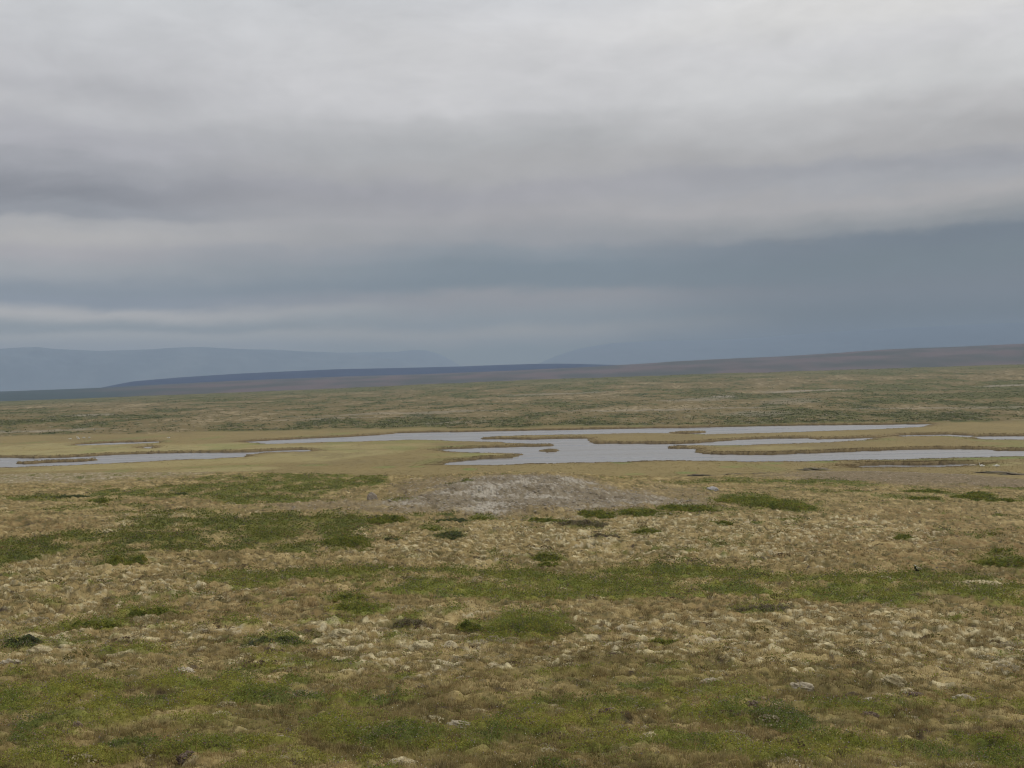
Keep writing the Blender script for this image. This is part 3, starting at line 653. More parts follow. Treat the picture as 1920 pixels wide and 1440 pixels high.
ridge("mountains", "faint blue plateau almost lost in the rain haze", [(820, 730), (900, 716), (960, 700), (1010, 682), (1050, 665), (1090, 653), (1150, 643.5), (1250, 639), (1330, 639), (1400, 636), (1500, 629), (1600, 623), (1700, 618.5), (1800, 615), (1920, 612), (2400, 604)],
      16200, 1800, 8, ((.05, .07, .095), (.06, .08, .105)), 461, .0, .9, (.165, .195, .23), (1050, 1800))  # rain shade painted into the right end's albedo, blending to a paler left

# ------------------------------------------------------------------ haze
def build_haze():
    x0, x1, y0, y1, z0, z1 = -16000, 16000, -1500, 18500, -3, 690
    V = np.array([(x, y, z) for z in (z0, z1) for y in (y0, y1) for x in (x0, x1)])
    Fq = np.array([(0, 2, 3, 1), (4, 5, 7, 6), (0, 1, 5, 4), (2, 6, 7, 3), (0, 4, 6, 2), (1, 3, 7, 5)])
    mt = bpy.data.materials.new("haze_air"); mt.use_nodes = True; nt = mt.node_tree; nt.nodes.clear()
    v = nt.nodes.new("ShaderNodeVolumePrincipled"); v.inputs["Color"].default_value = HAZE_COL; v.inputs["Density"].default_value = HAZE
    v.inputs["Anisotropy"].default_value = 0.0
    out = nt.nodes.new("ShaderNodeOutputMaterial"); nt.links.new(v.outputs[0], out.inputs["Volume"])
    o = mesh_np("haze", V, [Fq], None, mt); tag(o, "thin blue-grey rain haze lying over the far hills", "haze", kind="stuff")
build_haze()

# ------------------------------------------------------------------ hummocks and stones
FOOT = []      # ground taken by hummocks and stones: nothing grows through them
def off_feet(x, y):
    k = np.ones(len(x), bool)
    for cx, cy, az, a, b in FOOT:
        ux, uy = math.sin(az), math.cos(az); dx, dy = x - cx, y - cy
        k &= ((dx * ux + dy * uy) / b) ** 2 + ((dx * uy - dy * ux) / a) ** 2 > .95
    return k
def blob(name, px, py, rx, ry, pal, seed, rough=.28, sink=.25, hk=.62, angular=False):
    Pf, df, az = hit(px, py + ry * .8)
    a = rx * df / F; T = 2.5 * ry * df / F; ta = (py - hrow(px)) / F
    hgt = hk * T; b = float(np.clip((1 - hk) * T / (2 * ta), .5 * a, 1.0 * a))
    ux, uy = math.sin(az), math.cos(az); cx, cy = Pf[0] + ux * b, Pf[1] + uy * b
    tt = np.linspace(0, 2 * math.pi, 16); fx = np.concatenate([[cx], cx + .6 * a * np.cos(tt)]); fy = np.concatenate([[cy], cy + .6 * b * np.sin(tt)])
    z0 = float(heights(fx, fy)[0].mean()) + .02
    FOOT.append((cx, cy, az, a, b))
    nu, nv = 40, 20
    V = [];
    ph = np.linspace(0, math.pi / 2 + .35, nv); th = np.linspace(0, 2 * math.pi, nu, endpoint=False)
    PH, TH = np.meshgrid(ph, th, indexing='ij')
    sx = np.sin(PH) * np.cos(TH); sy = np.sin(PH) * np.sin(TH); sz = np.cos(PH)
    def n3(k, s): return fbm(sx * k + sz * 1.7 * k + s, sy * k - sz * .9 * k + s * 1.3, seed + s, 3)
    k = 1 + rough * n3(1.4, 1) + rough * .55 * n3(3.5, 2) + rough * .3 * n3(8, 3)
    if angular:
        for _ in range(9):
            v = rng.normal(0, 1, 3); v[2] = abs(v[2]) * .8; v /= np.linalg.norm(v); dt = sx * v[0] + sy * v[1] + sz * v[2]
            k = np.minimum(k, np.where(dt > .15, rng.uniform(.72, .92) / np.maximum(dt, .15), 9))
    px_ = sx * k * a; py_ = sy * k * b; pz = sz * k * hgt - sink * hgt * (sz < 0) - .04 * hgt
    X = px_ * uy + py_ * ux; Y = -px_ * ux + py_ * uy
    vv = np.stack([X.ravel(), Y.ravel(), pz.ravel()], 1)
    c0, c1, c2 = [np.array(p) for p in pal]
    t = sstep(n3(3, 5).ravel() + .35 * n3(9, 8).ravel(), -.15, .35); col = np.tile(c0, (vv.shape[0], 1)); col = lerp(col, c1, t)
    t2 = sstep(n3(2, 6).ravel() + .4 * n3(7, 9).ravel(), .18, .5); col = lerp(col, c2, .85 * t2)
    idx = np.arange(nu * nv).reshape(nv, nu)
    q = np.stack([idx[:-1].ravel(), idx[1:].ravel(), np.roll(idx[1:], -1, 1).ravel(), np.roll(idx[:-1], -1, 1).ravel()], 1)
    o = mesh_np(name, vv, [q], col, M_STONE, smooth=not angular)
    o.location = (cx, cy, z0 - .03)
    return o
PALS = {'c': ((.43, .37, .225), (.34, .275, .15), (.17, .145, .055)), 'g': ((.31, .265, .185), (.41, .36, .265), (.16, .13, .07)), 'd': ((.085, .06, .045), (.15, .11, .08), (.26, .21, .16)), 's': ((.30, .29, .28), (.42, .40, .38), (.17, .15, .13))}
HUMMOCKS = [
    (755, 1425, 38, 13, 'c', "widest arched lichen hummock at the very bottom edge of the view"),
    (827, 1434, 16, 6, 'c', "low cream hummock beside the widest arched one"),
    (535, 1389, 22, 9, 'g', "grey lichen hummock with a dark hollow on one end"),
    (530, 1423, 15, 6, 'g', "small grey hummock near the bottom edge under a similar larger one"),
    (728, 1363, 18, 8, 'g', "grey lichen mound in the green heath with a smaller stone against it"),
    (704, 1361, 9, 5, 's', "little grey stone against the grey lichen mound"),
    (860, 1356, 26, 7, 'g', "long flat grey lichen hump above the green heath"),
    (706, 1295, 17, 6, 'c', "rounded cream hump just above the brightest long green patch"),
    (792, 1287, 18, 6, 'd', "dark peaty hump with bare top in olive grass"),
    (898, 1329, 22, 7, 'c', "cream lichen slab in the olive grass past the bright green patch"),
    (1165, 1393, 13, 7, 'c', "bright cream lichen knob joined to a wider arched hummock"),
    (1219, 1390, 22, 10, 'c', "arched cream hummock beside the bright lichen knob"),
    (1282, 1393, 15, 6, 'g', "low grey hump next to the arched cream hummock"),
    (1375, 1395, 14, 5, 'c', "small pale hump past the low grey one in the green heath"),
    (1140, 1339, 18, 8, 'd', "purple-brown peat hump in the green heath"),
    (1034, 1326, 18, 5, 'c', "thin pale rim of lichen over green heath"),
    (1410, 1332, 13, 6, 'd', "dark peat lump above the longest bright green patch"),
    (1332, 1290, 18, 6, 'g', "grey lichen hump in brown grass above the bright green patch"),
    (1676, 1284, 20, 9, 'c', "broad cream lichen cap with a green shrub against its side"),
    (1702, 1304, 13, 7, 'c', "round cream lichen cap leaning on a dark mossy lump"),
    (1716, 1313, 15, 6, 'd', "dark mossy lump under the round cream cap"),
    (1632, 1347, 18, 8, 'd', "blackest peat lump in the olive grass"),
    (1686, 1371, 13, 4, 'c', "thin tilted cream hump standing alone in brown moss"),
    (1700, 1432, 32, 9, 'c', "cream and straw hummock at the bottom edge in the green heath"),
    (1630, 1318, 20, 7, 'g', "grey-straw hump with a white lichen foot"),
    (1806, 1317, 20, 8, 'g', "straw and grey dome beside rusty grass"),
    (1500, 1294, 26, 8, 'g', "brown domed hummock with a pale back"),
    (1455, 1336, 14, 5, 'c', "small cream hump next to the longest bright green patch"),
    (345, 1257, 20, 9, 'g', "lone grey lichen dome above the wide green heath"),
    (330, 1301, 20, 7, 'g', "grey-brown lichen ridge lying in the green heath"),
    (412, 1337, 22, 10, 'c', "tall cream lichen clump with a dark hole beside it"),
    (375, 1338, 15, 6, 'g', "grey hump joined to the tall cream clump"),
    (345, 1353, 20, 6, 'g', "grey-white lichen bar under the tall cream clump"),
    (114, 1362, 9, 5, 's', "rounded pale grey stone in the green heath"),
    (145, 1361, 10, 6, 'd', "dark stone next to the rounded pale grey one"),
    (352, 1420, 18, 8, 'd', "dark lichen-crusted lump at the bottom edge"),
    (395, 1434, 24, 7, 'c', "cream lichen hump under the dark crusted lump"),
    (75, 1222, 9 + 14, 9, 'c', "big bright cream lichen hummock below the dark shrub at the edge"),
    (20, 1243, 18, 5, 'g', "flat grey lichen hump below the big bright cream one"),
    (55, 1104 + 86, 24, 8, 'c', "cream lichen top just above the dark shrub at the edge"),
    (790, 1205, 24, 10, 'c', "tallest cream lichen mound in the dry grass near the largest birch mound"),
    (640, 1187, 22, 8, 'c', "cream lichen peak between the wide grey-green shrub and the tallest mound"),
    (1836, 1090, 40, 4.5, 'c', "long cream lichen bank behind the green heath near the edge"),
    (1660, 1088, 26, 7, 'g', "straw and grey lichen bank between two green heath mats"),
    (1325, 1082, 22, 5, 'g', "grey lichen streak on the long green heath band"),
    (202, 997, 10, 5, 'c', "brightest white lichen stone on the green heath patch"),
    (1335, 916, 12, 4, 's', "grey stone at the upper edge of the willow thicket"),
]
PEATBANKS = [(1312, 889, 22, 1.4, 'd', "short peat bank painted black with the shade under green turf at the brow"), (1376, 888, 20, 1.7, 'd', "mossy dark peat bank next to the short black one at the brow"),
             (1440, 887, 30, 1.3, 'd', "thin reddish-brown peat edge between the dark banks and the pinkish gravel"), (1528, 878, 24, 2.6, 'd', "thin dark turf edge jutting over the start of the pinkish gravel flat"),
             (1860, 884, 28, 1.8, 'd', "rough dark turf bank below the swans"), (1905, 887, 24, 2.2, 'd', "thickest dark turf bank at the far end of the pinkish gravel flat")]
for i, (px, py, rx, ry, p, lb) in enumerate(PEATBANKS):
    o = blob("peat_bank", px, py, rx, ry, ((.07, .052, .038) if i < 3 else (.16, .13, .095), (.17, .14, .09), (.13, .145, .04)), 1500 + 17 * i, rough=.75, hk=.62)  # first three darker: shadow under the turf overhang put into the peat colour
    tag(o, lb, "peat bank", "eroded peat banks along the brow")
for i, (px, py, rx, ry, p, lb) in enumerate(HUMMOCKS):
    stone = p == 's' or 'stone' in lb
    o = blob("stone" if stone else "lichen_hummock", px, py, rx, ry, PALS[p], 700 + i * 13, rough=.2 if stone else .34)
    tag(o, lb, "stone" if stone else "hummock", "lichen hummocks and stones on the near slope")
o = blob("boulder", 697, 933, 11, 8, ((.245, .205, .155), (.30, .26, .205), (.14, .12, .095)), 991, rough=.14, hk=.85, angular=True)
tag(o, "single angular grey boulder standing at the end of the gravel rise", "boulder")

# ------------------------------------------------------------------ small vegetation
def frame_samples(n, t0, t1):
    """points on the slope, about evenly dense as seen from the hill brow; t: view slope range"""
    az = rng.uniform(-.43, .43, n); tv = rng.uniform(t0, t1, n)
    dd = np.exp(np.linspace(math.log(8), math.log(215), 3000)); out = np.empty(n)
    edges = np.linspace(-.43, .43, 61); bi = np.clip(np.digitize(az, edges) - 1, 0, 59)
    for k in range(60):
        s = np.minimum.accumulate((CAMZ - base_h(np.full_like(dd, (edges[k] + edges[k + 1]) / 2), dd)) / dd)
        j = bi == k; out[j] = np.interp(-tv[j], -s, dd)
    return out * np.sin(az), out * np.cos(az)

def blades(x, y, z, hgt, wid, lean, col, nb, jitter):
    """nb thin bent blades per root; returns V, quads+tri arrays, colours"""
    n = len(x) * nb
    X = np.repeat(x, nb); Y = np.repeat(y, nb); Z = np.repeat(z, nb); H = np.repeat(hgt, nb) * rng.uniform(.5, 1.15, n); W = np.repeat(wid, nb) * rng.uniform(.7, 1.3, n)
    J = np.repeat(jitter, nb)
    X = X + rng.normal(0, 1, n) * J; Y = Y + rng.normal(0, 1, n) * J
    th = rng.uniform(0, 2 * math.pi, n); le = np.repeat(lean, nb) * rng.uniform(.2, 1.3, n)
    lx = np.cos(th) * le * H; ly = np.sin(th) * le * H
    fa = rng.uniform(0, math.pi, n); wx = np.cos(fa) * W * .5; wy = np.sin(fa) * W * .5
    p0 = np.stack([X - wx, Y - wy, Z - .02], 1); p1 = np.stack([X + wx, Y + wy, Z - .02], 1)
    mx, my, mz = X + lx * .35, Y + ly * .35, Z + H * .6
    p2 = np.stack([mx + wx * .8, my + wy * .8, mz], 1); p3 = np.stack([mx - wx * .8, my - wy * .8, mz], 1)
    p4 = np.stack([X + lx, Y + ly, Z + H * (1 - .3 * np.minimum(le, 1))], 1)
    V = np.stack([p0, p1, p2, p3, p4], 1).reshape(-1, 3)
    i = np.arange(n) * 5
    q = np.stack([i, i + 1, i + 2, i + 3], 1); t = np.stack([i + 3, i + 2, i + 4], 1)
    cc = np.repeat(np.repeat(col, nb, 0) * rng.uniform(.78, 1.22, (n, 1)), 5, 0)
    return V, [q, t], cc

def leaves(P, size, col, up=.35):
    n = len(P)
    nrm = rng.normal(0, 1, (n, 3)); nrm[:, 2] = np.abs(nrm[:, 2]) + up; nrm /= np.linalg.norm(nrm, axis=1)[:, None]
    a = rng.normal(0, 1, (n, 3)); u = np.cross(nrm, a); u /= np.linalg.norm(u, axis=1)[:, None] + 1e-9; v = np.cross(nrm, u)
    s = (size * rng.uniform(.7, 1.3, n))[:, None]
    V = np.stack([P - u * s, P + v * s * .6, P + u * s, P - v * s * .6], 1).reshape(-1, 3)
    q = np.arange(n * 4).reshape(n, 4)
    return V, [q], np.repeat(col, 4, 0)

def grass():
    n = 150000
    x, y = frame_samples(n, .066, .335)
    h, c, g, li, gr, d, az, sd, near, far = ground_cover(x, y)
    keep = off_feet(x, y) & (rng.random(n) < (1 - .85 * li) * (1 - .9 * gr) * (1 - .55 * g))
    x, y, h, c, g, d = [v[keep] for v in (x, y, h, c, g, d)]
    dry = rng.random(len(x))
    tone = (.42 + 1.0 * sstep(fbm(x / .40, y / .5, 541, 3, .6), -.5, .55) * rng.uniform(.8, 1.2, len(x)))[:, None]
    col = c * .55 * (.45 + .55 * tone) + tone * np.where(dry[:, None] < .62, STRAW * 1.0, np.where(dry[:, None] < .84, RUSTC * 1.35, OLIVE * 1.1)) * .45
    sc = np.clip(d / 26, .75, 2.6)
    clump = .45 + 1.0 * sstep(fbm(x / 1.1, y / 1.1, 501, 3), -.2, .6)
    V, Fc, cc = blades(x, y, h, .085 * clump * sc ** .3 * rng.uniform(.5, 1.5, len(x)), .0065 * sc, np.full(len(x), 1.25), col, 8, .045 * sc ** .8)
    tag(mesh_np("grass", V, Fc, cc, M_STRAW), "dry straw-coloured grass growing all over the tundra slope", "grass", kind="stuff")
    # taller single seed stalks
    n = 2600; x, y = frame_samples(n, .12, .335); h, c, g, li, gr, d, *_ = ground_cover(x, y)
    V, Fc, cc = blades(x, y, h, rng.uniform(.16, .32, n), .005 * np.clip(d / 22, .8, 2), np.full(n, .5), np.tile(STRAW * 1.1, (n, 1)), 2, np.full(n, .04))
    tag(mesh_np("grass_stalks", V, Fc, cc, M_STRAW), "thin pale seed stalks standing above the short grass", "grass", kind="stuff")
grass()

def heath():
    n = 520000
    x, y = frame_samples(n, .058, .335)
    w = near_masks(x, y)[0]; k = (w > .25) | ((np.hypot(x, y) < 34) & (rng.random(n) < .30)); x, y = x[k], y[k]
    h, c, g, li, gr, d, *_ = ground_cover(x, y)
    k = off_feet(x, y) & (rng.random(len(x)) < np.maximum(g * 1.1, .30 * sstep(fbm(x / .5, y / .5, 515, 3, .6), -.1, .4))); x, y, h, c, g, d = [v[k] for v in (x, y, h, c, g, d)]
    tall = (.03 + .20 * sstep(fbm(x / .7, y / .7, 511, 3, .6), -.15, .5) * g) * np.clip(d / 22, 1, 2.2)
    sc = np.clip(d / 20, .8, 6)
    nb = 5; n = len(x) * nb
    X = np.repeat(x, nb) + rng.normal(0, .05, n) * np.repeat(sc, nb); Y = np.repeat(y, nb) + rng.normal(0, .05, n) * np.repeat(sc, nb)
    Z = np.repeat(h, nb) + np.repeat(tall, nb) * rng.random(n) ** .6
    pick = rng.random(len(x)); gn = fbm(x / 1.6, y / 1.6, 77, 3)
    col = np.tile(GRN, (len(x), 1)); col = lerp(col, YGRN * 1.08, .9 * sstep(gn + (pick - .5) * .7 + .25 * (1 - sstep(d, 20, 36)), -.1, .45)); col = lerp(col, DGRN, .8 * sstep(-gn + (pick - .5) * .6, .1, .5))
    col[pick > .95] = RUSTC * 1.3; col[(pick > .86) & (pick < .93)] = TWIG * 1.1
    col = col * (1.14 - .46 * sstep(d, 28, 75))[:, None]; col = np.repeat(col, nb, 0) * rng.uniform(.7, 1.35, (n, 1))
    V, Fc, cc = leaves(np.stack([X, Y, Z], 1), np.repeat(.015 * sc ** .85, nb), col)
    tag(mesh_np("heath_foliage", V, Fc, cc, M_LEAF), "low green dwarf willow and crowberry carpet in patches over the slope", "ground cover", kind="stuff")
    print("heath leaves", n)
heath()

def cushions():
    # fluffy little cushions of lichen, moss and dead heather between the grass
    n = 90000; x, y = frame_samples(n, .085, .335)
    li = near_masks(x, y); w = .10 + .75 * li[4]; w = w * (1 - .9 * np.maximum(li[1], li[2])) * sstep(fbm(x / 1.3, y / 1.3, 531, 3, .6), -.15, .35)
    k = (rng.random(n) < w * .42) & off_feet(x, y); x, y = x[k], y[k]
    h, c, g, li, gr, d, *_ = ground_cover(x, y); n = len(x)
    R = rng.lognormal(-2.75, .5, n).clip(.025, .22) * np.clip(d / 30, .8, 1.9)
    t = rng.random(n); gr_ = .7 * sstep(fbm(x / 3, y / 3, 61, 2) + .45 * (1 - sstep(d, 20, 34)) + rng.uniform(-.3, .3, n), .0, .4)
    col = lerp(np.tile(LICHEN * .9, (n, 1)), GREYL, gr_); dk = (t > .70) | ((g > .4) & (t > .35)); col[dk] = np.array((.13, .095, .055)); col[t > .84] = MOSS * 1.7
    nb = 64; N = n * nb; u = rng.normal(0, 1, (N, 3)); u /= np.linalg.norm(u, axis=1)[:, None]; u[:, 2] = np.abs(u[:, 2]); Rr = np.repeat(R, nb)
    P = np.stack([np.repeat(x, nb) + u[:, 0] * Rr * 1.25, np.repeat(y, nb) + u[:, 1] * Rr * 1.25, np.repeat(h, nb) - .01 + u[:, 2] * Rr * .62], 1)
    V, Fc, cc = leaves(P, Rr * .155, np.repeat(col, nb, 0) * rng.uniform(.72, 1.2, (N, 1)), up=.1)
    tag(mesh_np("lichen_cushions", V, Fc, cc, M_STRAW), "small cream and brown lichen cushions scattered between the grass", "lichen", kind="stuff")
    print("cushions", n)
cushions()

def flowers():
    n = 14000; x, y = frame_samples(n, .16, .335)
    k = fbm(x / 2.2, y / 2.2, 521, 2) + rng.uniform(-.7, .7, n) > .62; x, y = x[k], y[k]
    h, c, g, li, gr, d, *_ = ground_cover(x, y)
    n = len(x); P = np.stack([x, y, h + rng.uniform(.05, .14, n)], 1)
    V, Fc, cc = leaves(P, .0075 * np.clip(d / 20, .8, 1.3), np.tile(np.array((.80, .77, .72)), (n, 1)) * rng.uniform(.8, 1.1, (n, 1)), up=1.0)
    tag(mesh_np("white_flowers", V, Fc, cc, M_LEAF), "tiny white tundra flowers dotted through the near grass", "flowers", kind="stuff")
flowers()

def rocks_np(x, y, z, s, col, flat=.6):
    """faceted little stones, one object"""
    n = len(x)
    base = np.array([(1, 0, 0), (.5, .87, 0), (-.5, .87, 0), (-1, 0, 0), (-.5, -.87, 0), (.5, -.87, 0), (.55, .1, .75), (-.25, .45, .8), (-.3, -.45, .72)], float)
    fc = [(0, 1, 6), (1, 7, 6), (1, 2, 7), (2, 3, 7), (3, 8, 7), (3, 4, 8), (4, 5, 8), (5, 6, 8), (5, 0, 6), (6, 7, 8)]
    V = base[None] * rng.uniform(.75, 1.25, (n, 9, 3)) * s[:, None, None]; V[:, :, 2] *= flat
    th = rng.uniform(0, 6.28, n); c_, s_ = np.cos(th)[:, None], np.sin(th)[:, None]
    vx = V[:, :, 0] * c_ - V[:, :, 1] * s_; vy = V[:, :, 0] * s_ + V[:, :, 1] * c_
    V = np.stack([vx + x[:, None], vy + y[:, None], V[:, :, 2] + z[:, None] - s[:, None] * .1], 2).reshape(-1, 3)
    f = (np.array(fc)[None] + (np.arange(n) * 9)[:, None, None]).reshape(-1, 3)
    return V, [f], np.repeat(col, 9, 0)

def gravel():
    n = 60000; x, y = frame_samples(n, .058, .12)
    gm = near_masks(x, y); w = np.maximum(gm[1], np.maximum(gm[2] * .7, gm[3] * .5)); k = rng.random(n) < w * .55; x, y = x[k], y[k]
    h, c, *_ , = ground_cover(x, y)[:2]
    n = len(x); t = rng.random((n, 1))
    col = c * .6 + .4 * np.where(t < .55, np.array((.36, .325, .28)), np.where(t < .8, np.array((.46, .41, .33)), np.array((.22, .17, .13))))
    V, Fc, cc = rocks_np(x, y, h, rng.uniform(.05, .17, n), col)
    tag(mesh_np("gravel", V, Fc, cc, M_STONE), "grey and buff stones strewn over the bare gravel rise", "gravel", kind="stuff")
gravel()

def sedge():
    # a ragged fringe of sedge along every shore and over the marsh
    n = 420000
    d = 1 / rng.uniform(1 / 700, 1 / 290, n); az = rng.uniform(-.43, .43, n); x = d * np.sin(az); y = d * np.cos(az)
    sd = water_sd(x, y); k = (sd < -.1) & (rng.random(n) < np.exp(sd / 3.0) + .07); x, y = x[k], y[k]
    h, c, g, li, gr, d, az, sd, near, far = ground_cover(x, y)
    k = (near < .5) & (far < .5); x, y, h, c, d, sd = [v[k] for v in (x, y, h, c, d, sd)]
    kk = 1 - 5.0 / d; face = sstep(water_sd(x * kk, y * kk) - sd, 1.0, 4.0)
    edge = np.exp(sd / 3.0) * (.35 + .65 * face)
    V, Fc, cc = blades(x, y, h, (.10 + .42 * edge) * rng.uniform(.6, 1.3, len(x)), .10 + .05 * rng.random(len(x)), np.full(len(x), .45), c * .5 + .5 * (np.array((.135, .10, .052))[None] * edge[:, None] + c * (1 - edge[:, None])), 3, np.full(len(x), .3))
    tag(mesh_np("sedge", V, Fc, cc, M_STRAW), "brown sedge fringing the marsh islands and lake shores", "sedge", kind="stuff")
    print("sedge", len(x))
sedge()

def hillside():
    n = 60000
    d = 1 / rng.uniform(1 / 2150, 1 / 650, n); az = rng.uniform(-.43, .43, n); x = d * np.sin(az); y = d * np.cos(az)
    a = fbm(x / 150, y / 260, 201, 3); b = fbm(x / 34, y / 90, 205, 3)
    k = rng.random(n) < .15 + .85 * sstep(a * .8 + b * .75, -.15, .4); x, y = x[k], y[k]
    h, c, g, li, gr, d, az, sd, near, far = ground_cover(x, y); k = far > .8; x, y, h, d, c = x[k], y[k], h[k], d[k], c[k]
    nb = 7; n = len(x) * nb; R = np.repeat(rng.uniform(.5, 1.5, len(x)), nb)
    P = np.stack([np.repeat(x, nb) + rng.normal(0, .75, n) * R, np.repeat(y, nb) + rng.normal(0, .75, n) * R, np.repeat(h, nb) + rng.random(n) * .40 * R], 1)
    t = rng.random(len(x))[:, None]; col = np.where(t < .5, np.array((.066, .072, .017)), np.where(t < .85, np.array((.10, .10, .026)), np.array((.30, .26, .185))))
    V, Fc, cc = leaves(P, .3 * R, np.repeat(col, nb, 0) * rng.uniform(.8, 1.25, (n, 1)), up=.8)
    tag(mesh_np("hillside_shrubbery", V, Fc, cc, M_LEAF), "dark low shrubbery mottling the slope beyond the lakes", "ground cover", kind="stuff")
hillside()

# ------------------------------------------------------------------ single shrubs
def shrub(px, py, rx, ry, tone, label):
    Pf, df, az = hit(px, py + ry * .85)
    a = rx * df / F; T = 2 * ry * df / F
    ta = (py - hrow(px)) / F
    hgt = max(.10, (.62 if rx > 60 else .52) * T); b = float(np.clip(.45 * T / (2 * ta), .35 * a, 1.3 * a))
    ux, uy = math.sin(az), math.cos(az)
    cx, cy = Pf[0] + ux * b, Pf[1] + uy * b; d = df + b
    root = empty("dwarf_shrub", (0, 0, 0))
    z0 = float(heights(np.array([cx]), np.array([cy]))[0][0])
    root.location = (cx, cy, z0)
    size = max(.020, d * .00062)
    N = int(np.clip(3.2 * a * b * 3.14 * (1 + hgt / min(a, b)) / (size * size), 700, 7000))
    r = np.sqrt(rng.random(N)); th = rng.uniform(0, 2 * math.pi, N)
    sdn = int(rng.integers(1000))
    lob = 1 + .40 * (rng.random(N) > .86) * rng.random(N) + .22 * np.sin(2 * th + rng.uniform(0, 6)) + .14 * np.sin(5 * th + rng.uniform(0, 6)) + .09 * np.sin(9 * th + rng.uniform(0, 6))
    tx = r * np.cos(th) * lob; ty = r * np.sin(th) * lob
    lx = tx * a; ly = ty * b
    x = cx + lx * uy + ly * ux; y = cy - lx * ux + ly * uy
    lump = .72 + .5 * fbm(x / max(.25, a * .35), y / max(.25, a * .35), sdn, 3)
    top = hgt * np.clip(1 - r ** 2.6, 0, 1) ** .55 * lump
    gz = heights(x, y)[0]
    u = rng.random(N) ** .38
    z = gz + .01 + np.maximum(top, .05) * u
    cols = {0: (GRN * 1.15, YGRN * 1.25, DGRN * 1.25), 1: (DGRN * 1.2, np.array((.12, .125, .06)), np.array((.10, .10, .075))), 2: (np.array((.20, .165, .105)), np.array((.25, .215, .12)), np.array((.15, .155, .05)))}[tone]
    gn = fbm(x / (.35 * a + .1), y / (.35 * a + .1), sdn + 7, 2) + rng.uniform(-.4, .4, N)
    col = np.tile(cols[0], (N, 1)) * 1.0; col = lerp(col, cols[1], .8 * sstep(gn, 0, .5)); col = lerp(col, cols[2], .8 * sstep(-gn, .05, .5))
    col[rng.random(N) > .965] = RUSTC * 1.1
    col *= rng.uniform(.75, 1.25, (N, 1))
    o0 = np.array([cx, cy, z0])
    V, Fc, cc = leaves(np.stack([x, y, z], 1) - o0, np.full(N, size), col, up=.25)
    mesh_np("foliage", V, Fc, cc, M_LEAF, parent=root)
    n = int(np.clip(N / 14, 40, 260)) * (3 if tone == 2 else 1)
    th = rng.uniform(0, 2 * math.pi, n); r = np.sqrt(rng.random(n)) * .95
    lx = r * np.cos(th) * a; ly = r * np.sin(th) * b; x = cx + lx * uy + ly * ux; y = cy - lx * ux + ly * uy
    gz = heights(x, y)[0]
    V, Fc, cc = blades(x - cx, y - cy, gz - z0, np.maximum(.06, hgt * np.clip(1 - r ** 2, .15, 1)) * rng.uniform(.7, 1.2, n), np.full(n, max(.010, d * .0003)), np.full(n, .6), np.tile(TWIG, (n, 1)), 2, np.full(n, .02))
    i5 = np.arange(len(V) // 5) * 5; V = np.vstack([V, [[0, 0, -.12]]]); cc = np.vstack([cc, [TWIG]]); Fc.append(np.stack([i5, i5 + 1, np.full(len(i5), len(V) - 1)], 1))
    mesh_np("stems", V, Fc, cc, M_TWIG, parent=root)
    tag(root, label, "shrub", "dwarf shrubs standing on the tundra slope")
for s in SHRUBS: shrub(*s)

# ------------------------------------------------------------------ birds
def sweep(path, rad, col, n=14):
    """one continuous body swept along path with (half width, half height) radii"""
    path = np.array(path, float); V = []; cc = []
    for i, p in enumerate(path):
        t = path[min(i + 1, len(path) - 1)] - path[max(i - 1, 0)]; t /= np.linalg.norm(t)
        side = np.array((0, 1.0, 0)); up = np.cross(t, side); up /= np.linalg.norm(up)
        if up[2] < 0 and abs(t[2]) < .9: up = -up
        for k in range(n):
            a = 2 * math.pi * k / n; V.append(p + side * math.cos(a) * rad[i][0] + up * math.sin(a) * rad[i][1]); cc.append(col(i, math.sin(a)))
    F4 = [(i * n + k, i * n + (k + 1) % n, (i + 1) * n + (k + 1) % n, (i + 1) * n + k) for i in range(len(path) - 1) for k in range(n)]
    e = np.array([list(range(n))[::-1], [(len(path) - 1) * n + k for k in range(n)]])
    return np.array(V), [np.array(F4), e], np.array(cc)

def cone(p, q, r, col):
    p, q = np.array(p, float), np.array(q, float); t = (q - p) / np.linalg.norm(q - p); s = np.cross(t, (0.1, .2, 1)); s /= np.linalg.norm(s); u = np.cross(t, s)
    V = [p + r * (math.cos(a) * s + math.sin(a) * u) for a in np.linspace(0, 2 * math.pi, 8, endpoint=False)] + [q + .35 * r * (math.cos(a) * s + math.sin(a) * u) for a in np.linspace(0, 2 * math.pi, 8, endpoint=False)]
    return np.array(V), [np.array([(k, (k + 1) % 8, 8 + (k + 1) % 8, 8 + k) for k in range(8)])], np.tile(np.array(col), (16, 1))

